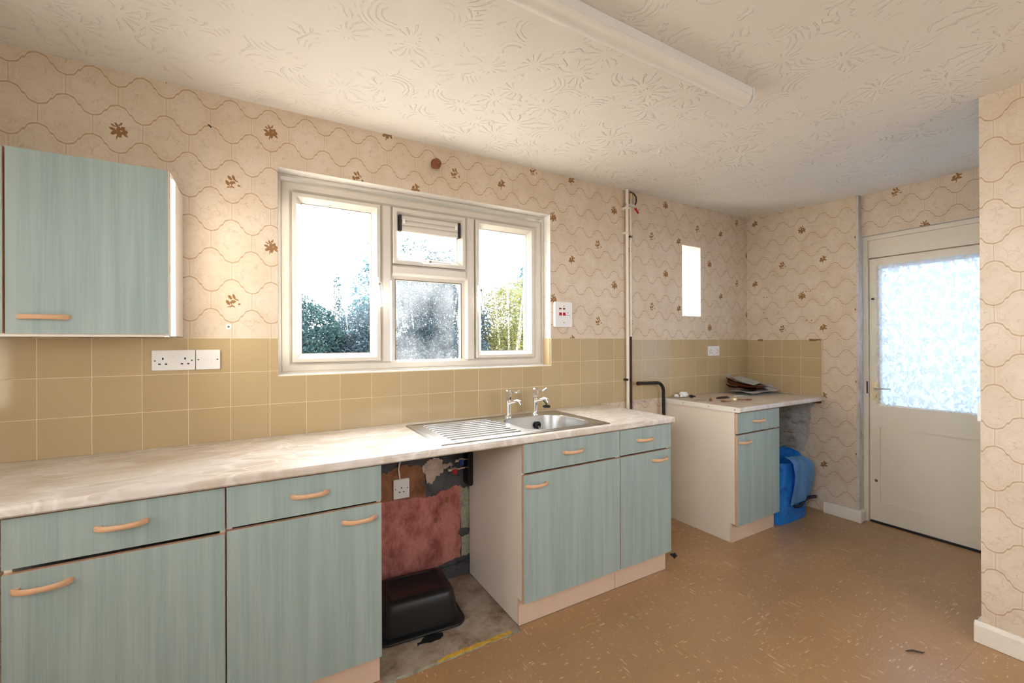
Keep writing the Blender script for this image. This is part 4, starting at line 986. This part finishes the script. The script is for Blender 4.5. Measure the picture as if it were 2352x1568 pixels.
bm = bmesh.new(); poly = ragged([(0.60,-0.455),(0.70,-0.46),(0.73,-0.425),(0.66,-0.405)], 0.012, 5, 41); prism(bm, poly, 2, -0.004, -0.0030); obj('floor_stain', bm, 'black', floor)

# ------------------------------------------------------------------ ceiling light
t = thing('ceiling_light', 'long slim white fluorescent batten on the ceiling', 'light', (1.11, -1.19, 2.44))
prof = [(-1.221, 2.4398), (-1.221, 2.402), (-1.159, 2.402), (-1.159, 2.4398)]
bm = bmesh.new(); prism(bm, prof, 0, 0.355, 1.857); obj('spine', bm, 'lamp', t, bevel=0.002)
dp = [(-1.190+0.0305*math.cos(R(a)), 2.4015+0.034*math.sin(R(a))) for a in range(0, -181, -12)]
bm = bmesh.new(); prism(bm, dp, 0, 0.362, 1.850); obj('diffuser', bm, 'diff', t, smooth=True, ang=40)
for x in (0.349, 1.8575):
    ep = [(-1.190+0.0345*math.cos(R(a)), 2.4015+0.038*math.sin(R(a))) for a in range(0, -181, -12)]
    bm = bmesh.new(); prism(bm, [(-1.1555, 2.4398)]+ep+[(-1.2245, 2.4398)], 0, x, x+0.008); obj('end_cap', bm, 'lamp', t, smooth=True, ang=40)

# ------------------------------------------------------------------ blue bag
bag = thing('carrier_bag', 'open blue woven plastic bag under the corner worktop', 'bag', (3.44, -0.48, 0.0))
bm = bmesh.new(); rings = []; nb = 40
def bagring(z, k):
    f_ = z/0.47; out = []
    hx = 0.205+0.012*math.sin(f_*5)+(0.01 if f_ > 0.9 else 0); hy = 0.115-0.01*f_
    for i in range(nb):
        a = 2*math.pi*i/nb; ca, sa = math.cos(a), math.sin(a); e = 0.42
        x = hx*math.copysign(abs(ca)**e, ca); y = hy*math.copysign(abs(sa)**e, sa)
        wv = 0.010*math.sin(5*a+7*f_)*f_+0.006*math.sin(11*a-9*f_)+0.004*math.sin(17*a+21*f_)
        sag = (0.022*math.sin(3*a+1)+0.035*math.sin(a)-0.02*(1-abs(ca)))*f_
        out.append((3.430+x*(1+wv*3), -0.480+y*(1+wv*4), max(0.002, z + (sag if f_ > 0.6 else 0))))
    return out
for k, z in enumerate([0.002, 0.03, 0.08, 0.14, 0.20, 0.26, 0.32, 0.38, 0.43, 0.465]): rings.append([bm.verts.new(p) for p in bagring(z, k)])
inn = []
for k, z in enumerate([0.462, 0.40, 0.30, 0.22]): inn.append([bm.verts.new((3.430+(p[0]-3.430)*0.965, -0.480+(p[1]+0.480)*0.95, p[2])) for p in bagring(z, k)])
seq = rings + inn
for i in range(len(seq)-1):
    for k in range(nb): bm.faces.new((seq[i][k], seq[i][(k+1) % nb], seq[i+1][(k+1) % nb], seq[i+1][k]))
bm.faces.new(rings[0][::-1]); bm.faces.new(inn[-1]); bmesh.ops.recalc_face_normals(bm, faces=bm.faces)
obj('body', bm, 'blue', bag, smooth=True, ang=60)
# rubbish fill and the flap folded over the front
bm = bmesh.new(); nfu, nfv = 12, 18; fg = []
for i in range(nfu+1):
    f_ = i/nfu; row = []
    for j in range(nfv+1):
        h = j/nfv; x = 3.375+0.265*f_+0.012*math.sin(h*5)+0.02*h*f_; 
        z = 0.470-0.345*h+0.018*f_*(h)-0.03*f_*(1-h); y = -0.603-0.010*math.sin(h*3.1)-0.007*math.sin(f_*7+h*4)-0.006*math.sin(f_*13)
        if h < 0.08: y += 0.05*(0.08-h)/0.08; z += 0.004
        row.append(bm.verts.new((x, y, z)))
    fg.append(row)
for i in range(nfu):
    for j in range(nfv): bm.faces.new((fg[i][j], fg[i][j+1], fg[i+1][j+1], fg[i+1][j]))
bmesh.ops.solidify(bm, geom=bm.faces[:], thickness=0.002); fl = obj('flap', bm, 'bluel', bag, smooth=True, ang=60)
bm = bmesh.new(); pts = [(3.388+0.29*k/8, -0.613-0.008*math.sin(k*1.1), 0.122+0.024*k/8-0.012*math.sin(k*0.8)) for k in range(9)]; tube(bm, pts, 0.0125, 8); obj('hem_band', bm, 'navy', fl, smooth=True)

# ------------------------------------------------------------------ papers and bits on the corner worktop
def sheet(name, label, cat, c, w_, d_, rot, mat, th=0.002, curl=0.0, wave=0.003, seed=1, group='papers heaped on the corner worktop', fold=0.0, tilt=0.0):
    rr = random.Random(seed); bm = bmesh.new(); n, m_ = 10, 8; g_ = []; p1, p2 = rr.uniform(0, 6), rr.uniform(0, 6)
    for i in range(n+1):
        row = []
        for j in range(m_+1):
            u_, v_ = i/n-0.5, j/m_-0.5
            z = wave*(1+math.sin(u_*9+p1)*math.cos(v_*7+p2)) + curl*max(0, -u_-0.25)**2*16*(0.5+v_+0.5) + fold*max(0, u_-0.28)*2
            row.append(bm.verts.new((u_*w_, v_*d_, z)))
        g_.append(row)
    for i in range(n):
        for j in range(m_): bm.faces.new((g_[i][j], g_[i+1][j], g_[i+1][j+1], g_[i][j+1]))
    bmesh.ops.solidify(bm, geom=bm.faces[:], thickness=-th)
    bmesh.ops.translate(bm, verts=bm.verts, vec=(0,0,0))
    o = obj(name, bm, mat, smooth=True, ang=40); o.location = c; o.rotation_euler = (R(tilt), 0, R(rot)); return tag(o, label, cat, group)
zt = 0.9008
sheet('newspaper', 'white newspaper lying lowest in the heap of papers', 'newspaper', (3.560,-0.205,zt), 0.38, 0.27, -12, 'news', 0.014, 0, 0.002, 1)
sheet('loose_paper', 'white sheet poking out at the front of the paper heap', 'paper', (3.500,-0.225,zt+0.0220), 0.30, 0.20, 6, 'sheet', 0.004, 0, 0.003, 2, tilt=1.5)
sheet('brochure', 'dark brown brochure in the middle of the paper heap', 'brochure', (3.570,-0.180,zt+0.0350), 0.36, 0.20, -6, 'darkp', 0.008, 0.02, 0.005, 3, tilt=2)
sheet('envelope', 'large brown envelope in the upper paper heap', 'envelope', (3.545,-0.170,zt+0.0530), 0.33, 0.20, 8, 'brownp', 0.006, 0.03, 0.006, 4, tilt=3)
sheet('newspaper', 'crumpled grey newspaper at the right of the paper heap', 'newspaper', (3.690,-0.225,zt+0.0360), 0.19, 0.19, -30, 'news', 0.003, 0, 0.012, 5, fold=-0.01, tilt=13)
sheet('brochure', 'thin dark brochure below the top sheet of the heap', 'brochure', (3.560,-0.140,zt+0.0720), 0.26, 0.16, -14, 'darkp', 0.003, 0.03, 0.004, 6, tilt=5)
sheet('loose_paper', 'white sheet with curled corner on top of the paper heap', 'paper', (3.535,-0.140,zt+0.0950), 0.28, 0.19, 4, 'sheet', 0.0015, 0.030, 0.007, 7, tilt=15)
def bits(name, label, cat, bm, mat, sm=False): return tag(obj(name, bm, mat, smooth=sm), label, cat)
bm = bmesh.new(); bmesh.ops.create_icosphere(bm, subdivisions=2, radius=0.05)
rr = random.Random(5)
for v in bm.verts: v.co = Vector((v.co.x*0.85, v.co.y*0.55, max(-0.016, v.co.z*0.50)))*rr.uniform(0.75, 1.15)
mz = min(v.co.z for v in bm.verts); bmesh.ops.translate(bm, verts=bm.verts, vec=(2.858,-0.075,zt-mz+0.0004)); bits('crumpled_tissue', 'crumpled white tissue at the back of the corner worktop', 'tissue', bm, 'sheet')
bm = bmesh.new(); bmesh.ops.create_icosphere(bm, subdivisions=2, radius=0.019)
for v in bm.verts: v.co = Vector((v.co.x*1.2, v.co.y, v.co.z*0.7))*rr.uniform(0.85, 1.1)
mz = min(v.co.z for v in bm.verts); bmesh.ops.translate(bm, verts=bm.verts, vec=(2.792,-0.060,zt-mz+0.0004)); bits('plaster_lump', 'small white lump at the back left corner of the worktop', 'lump', bm, 'sheet')
bm = bmesh.new(); tube(bm, [(2.858,-0.130,zt+0.0125),(2.872,-0.134,zt+0.0125),(2.882,-0.137,zt+0.012),(2.905,-0.146,zt+0.0075)], [0.010,0.012,0.008,0.004], 10); bits('black_nozzle', 'small black plastic nozzle on the corner worktop', 'nozzle', bm, 'blackp', True)
bm = bmesh.new(); prism(bm, [(2.985,-0.262),(3.10,-0.272),(3.10,-0.295),(2.985,-0.285)], 2, zt+0.0002, zt+0.009); box(bm, 2.99, 3.095, -0.283, -0.272, zt+0.0088, zt+0.014); bits('metal_bracket', 'flat brown metal bracket on the corner worktop', 'bracket', bm, 'pipedark')
bm = bmesh.new(); lathe(bm, [(0.016,0),(0.017,0.012),(0.013,0.020),(0.004,0.021)], (3.008,-0.396,zt+0.0002), (0,0,1), 16); tube(bm, [(3.008,-0.396,zt+0.018),(3.006,-0.394,zt+0.045)], 0.002, 6); bits('plastic_stopper', 'round cream plastic cap near the front of the corner worktop', 'cap', bm, 'brass', True)
bm = bmesh.new(); tube(bm, [(3.03,-0.405,zt+0.0065),(3.07,-0.430,zt+0.0065),(3.085,-0.445,zt+0.0065),(3.115,-0.458,zt+0.0065)], [0.003,0.003,0.006,0.005], 8); bits('old_bolt', 'rusty bolt beside the cream plastic cap', 'bolt', bm, 'rust', True)
bm = bmesh.new(); tube(bm, [(2.862,-0.388,zt+0.0055),(2.875,-0.392,zt+0.0055),(2.895,-0.404,zt+0.004),(2.940,-0.415,zt+0.003)], [0.005,0.005,0.003,0.002], 8); bits('old_screw', 'rusty screw on the corner worktop left of the cap', 'screw', bm, 'rust', True)
bm = bmesh.new(); lathe(bm, [(0.009,0),(0.010,0.006),(0.005,0.016),(0.002,0.022)], (2.842,-0.318,zt+0.0002), (0,0,1), 12); bits('brown_plug', 'tiny brown wall plug on the corner worktop', 'wall plug', bm, 'rust', True)
bm = bmesh.new(); box(bm, 3.21, 3.33, -0.262, -0.254, zt+0.0002, zt+0.004); bits('plastic_strip', 'thin cream strip in front of the paper heap', 'strip', bm, 'gloss')
bm = bmesh.new(); prism(bm, ragged([(2.72,-0.26),(2.79,-0.30),(2.86,-0.25),(2.80,-0.215)], 0.015, 5, 51), 2, zt-0.0004, zt+0.0004); obj('dust_stain', bm, 'plaster', wt3)
# scrap of leaf litter on the floor
bm = bmesh.new(); tube(bm, [(2.395,-1.560,0.004),(2.42,-1.575,0.006),(2.44,-1.60,0.005),(2.455,-1.603,0.003)], [0.002,0.004,0.003,0.001], 6); bits('dry_leaf', 'curled dry leaf scrap on the floor near the door', 'leaf', bm, 'pipedark', True)
bm = bmesh.new(); prism(bm, ragged([(2.20,-0.515),(2.25,-0.50),(2.262,-0.465),(2.215,-0.475)], 0.008, 4, 61), 2, 0.0002, 0.002); bits('dirt_scrap', 'dark dirt scrap on the floor by the plinth end', 'scrap', bm, 'black')

# ------------------------------------------------------------------ garden
struct('ground', B(-40, 40, -40, 60, -0.75, -0.45), 'grass', 'pale rough ground of the garden outside', 'ground')
nw = thing('door_shade_wall', 'unseen pale wall added outside to shade the back door', 'wall', (6.2, -2.5, -0.45))  # added out of view to keep the low sun off the door curtain
obj('wall_body', B(6.0, 6.2, -7.0, 1.4, -0.45, 2.35), 'brick', nw); obj('coping', B(5.95, 6.25, -7.05, 1.45, 2.35, 2.43), 'concrete', nw)
def foliage(n, blobs, size, seed, zmin=-0.4):
    rr = random.Random(seed); vs_, fs = [], []
    tot = sum(b[6] for b in blobs)
    for (cx, cy, cz_, rx_, ry_, rz_, wt) in blobs:
        for _ in range(int(n*wt/tot)):
            while True:
                p = Vector((rr.uniform(-1,1), rr.uniform(-1,1), rr.uniform(-1,1)))
                if p.length < 1: break
            if p.length > 0: p = p.normalized()*(p.length**0.55)
            q = Vector((cx+p.x*rx_, cy+p.y*ry_, cz_+p.z*rz_))
            if q.z < zmin: continue
            a = Vector((rr.gauss(0,1), rr.gauss(0,1), rr.gauss(0,0.8))).normalized(); b = a.cross(Vector((rr.gauss(0,1), rr.gauss(0,1), rr.gauss(0,1)))).normalized()
            L_ = size*rr.uniform(0.6, 1.5); k = len(vs_)
            vs_ += [q-a*L_, q+b*L_*0.36, q+a*L_, q-b*L_*0.36]; fs.append((k, k+1, k+2, k+3))
    return vs_, fs
def shrub(name, label, blobs, n, size, mat, base, seed, stems=6, stem_mat='bark', hi=1.5, spread=0.5):
    t = thing(name, label, 'shrub', (base[0], base[1], -0.45), 'garden shrubs outside the window')
    vs_, fs = foliage(int(n*2.1), blobs, size*0.64, seed); me = bpy.data.meshes.new('foliage'); off = Vector((base[0], base[1], -0.45))
    me.from_pydata([v-off for v in vs_], [], fs); me.materials.append(M[mat])
    o = bpy.data.objects.new('foliage', me); col.objects.link(o); o.parent = t; o['kind'] = 'stuff'
    rr = random.Random(seed+100)
    for k in range(stems):
        a = rr.uniform(0, 6.28); top = Vector((base[0]+spread*math.cos(a)*rr.uniform(.4,1), base[1]+spread*math.sin(a)*rr.uniform(.4,1), -0.45+hi*rr.uniform(.8,1.15)))
        b = Vector((base[0]+0.1*math.cos(a), base[1]+0.1*math.sin(a), -0.45)); mid = (b+top)/2+Vector((rr.uniform(-.08,.08), rr.uniform(-.08,.08), 0.05))
        bm = bmesh.new(); tube(bm, [b, mid, top], [0.018, 0.012, 0.005], 6); obj('stem', bm, stem_mat, t, smooth=True)
    return t
def bl(x, y, z, r, rz=None, w_=1.0): return (x, y, z, r, r, rz or r, w_*r*r*(rz or r))
shrub('broadleaf_shrub', 'blue-green leafy shrub at the left of the left pane', [bl(0.50,3.4,1.30,0.42,0.52), bl(0.42,3.5,1.72,0.22,0.22), bl(0.66,3.6,1.10,0.40,0.45), bl(0.55,3.3,0.7,0.5,0.6,0.6)], 8000, 0.040, 'leafblue', (0.50,3.4), 1, 7, hi=2.0)
shrub('spire_shrub', 'tall thin leafy spire rising above the left pane shrubs', [bl(0.93,4.0,1.98,0.05,0.30,3), bl(0.92,4.0,1.5,0.14,0.4), bl(0.92,4.0,1.0,0.35,0.5)], 2500, 0.036, 'leafblue', (0.92,4.0), 2, 4, hi=2.55, spread=0.05)
shrub('loose_shrub', 'loose arching shrub in the lower right of the left pane', [bl(1.15,3.6,1.35,0.40,0.38), bl(1.40,3.7,1.62,0.30,0.30), bl(0.95,3.5,0.95,0.45,0.40), bl(1.25,3.4,0.9,0.6,0.6)], 10000, 0.036, 'leafdark', (1.15,3.6), 3, 9, hi=2.0, spread=0.6)
shrub('conifer', 'pale conifer behind the left mullion', [bl(2.02,7.0,1.3,0.75,1.0), bl(2.04,7.0,2.3,0.42,0.7), bl(2.05,7.0,3.0,0.16,0.5,2)], 3600, 0.06, 'leafpale', (2.02,7.0), 4, 3, hi=3.4, spread=0.05)
shrub('dense_shrub', 'dense dark shrub filling the lower middle pane', [bl(1.55,2.5,1.45,0.48,0.50), bl(2.00,2.6,1.50,0.50,0.52), bl(1.75,2.5,1.95,0.42,0.36), bl(2.1,2.7,2.0,0.30,0.30), bl(1.75,2.3,1.05,0.65,0.5)], 18000, 0.030, 'leafdark', (1.75,2.6), 5, 12, 'stem', hi=2.3, spread=0.55)
shrub('twiggy_shrub', 'twiggy shrub with leaves reaching the middle top light', [bl(1.75,3.2,2.45,0.34,0.25,0.18), bl(2.2,3.3,2.40,0.40,0.24,0.16), bl(1.95,3.3,1.9,0.5,0.5,0.5)], 2600, 0.036, 'leafblue', (1.95,3.3), 6, 8, hi=2.7, spread=0.5)
shrub('golden_shrub', 'yellow-green sunlit shrub in the right pane', [bl(2.72,2.6,1.55,0.42,0.50), bl(3.10,2.8,1.70,0.40,0.50), bl(2.6,2.5,1.05,0.45,0.5), bl(3.1,2.7,1.1,0.5,0.5)], 10000, 0.030, 'leafyel', (2.85,2.7), 7, 14, 'stem', hi=2.3, spread=0.55)
shrub('conifer', 'blue-grey conifer at the far right edge of the right pane', [bl(4.25,4.2,1.6,0.5,1.1), bl(4.25,4.2,2.5,0.24,0.45,2)], 2600, 0.05, 'leafpale', (4.25,4.2), 8, 3, hi=3.2, spread=0.04)
for k, (x, y, r_) in enumerate(((0.65,8.2,0.62),(2.25,8.6,0.62),(3.85,8.2,0.64),(5.45,8.2,0.64))):
    shrub('hedge_bush', ('low blue hazy bush far behind the left pane', 'low blue hazy bush behind the pale conifer', 'distant bush behind the middle pane', 'distant bush behind the right pane')[k], [bl(x-0.12,y,0.6,r_,1.05), bl(x+0.14,y,0.5,r_,1.0)], 2000, 0.085, 'leafdark', (x,y), 20+k, 3, hi=1.5)
bm = bmesh.new(); bmesh.ops.create_icosphere(bm, subdivisions=2, radius=0.035); rr = random.Random(9)
for v in bm.verts: v.co *= rr.uniform(0.8, 1.15)
bmesh.ops.translate(bm, verts=bm.verts, vec=(2.83,2.2,1.83)); fw = thing('garden_flower', 'single pink blossom among the yellow-green leaves', 'flower', (2.84,2.22,-0.45))
obj('blossom', bm, 'petal', fw, smooth=True); bm = bmesh.new(); tube(bm, [(2.84,2.24,-0.45),(2.86,2.3,0.8),(2.83,2.2,1.80)], 0.006, 6); obj('stem', bm, 'stem', fw)
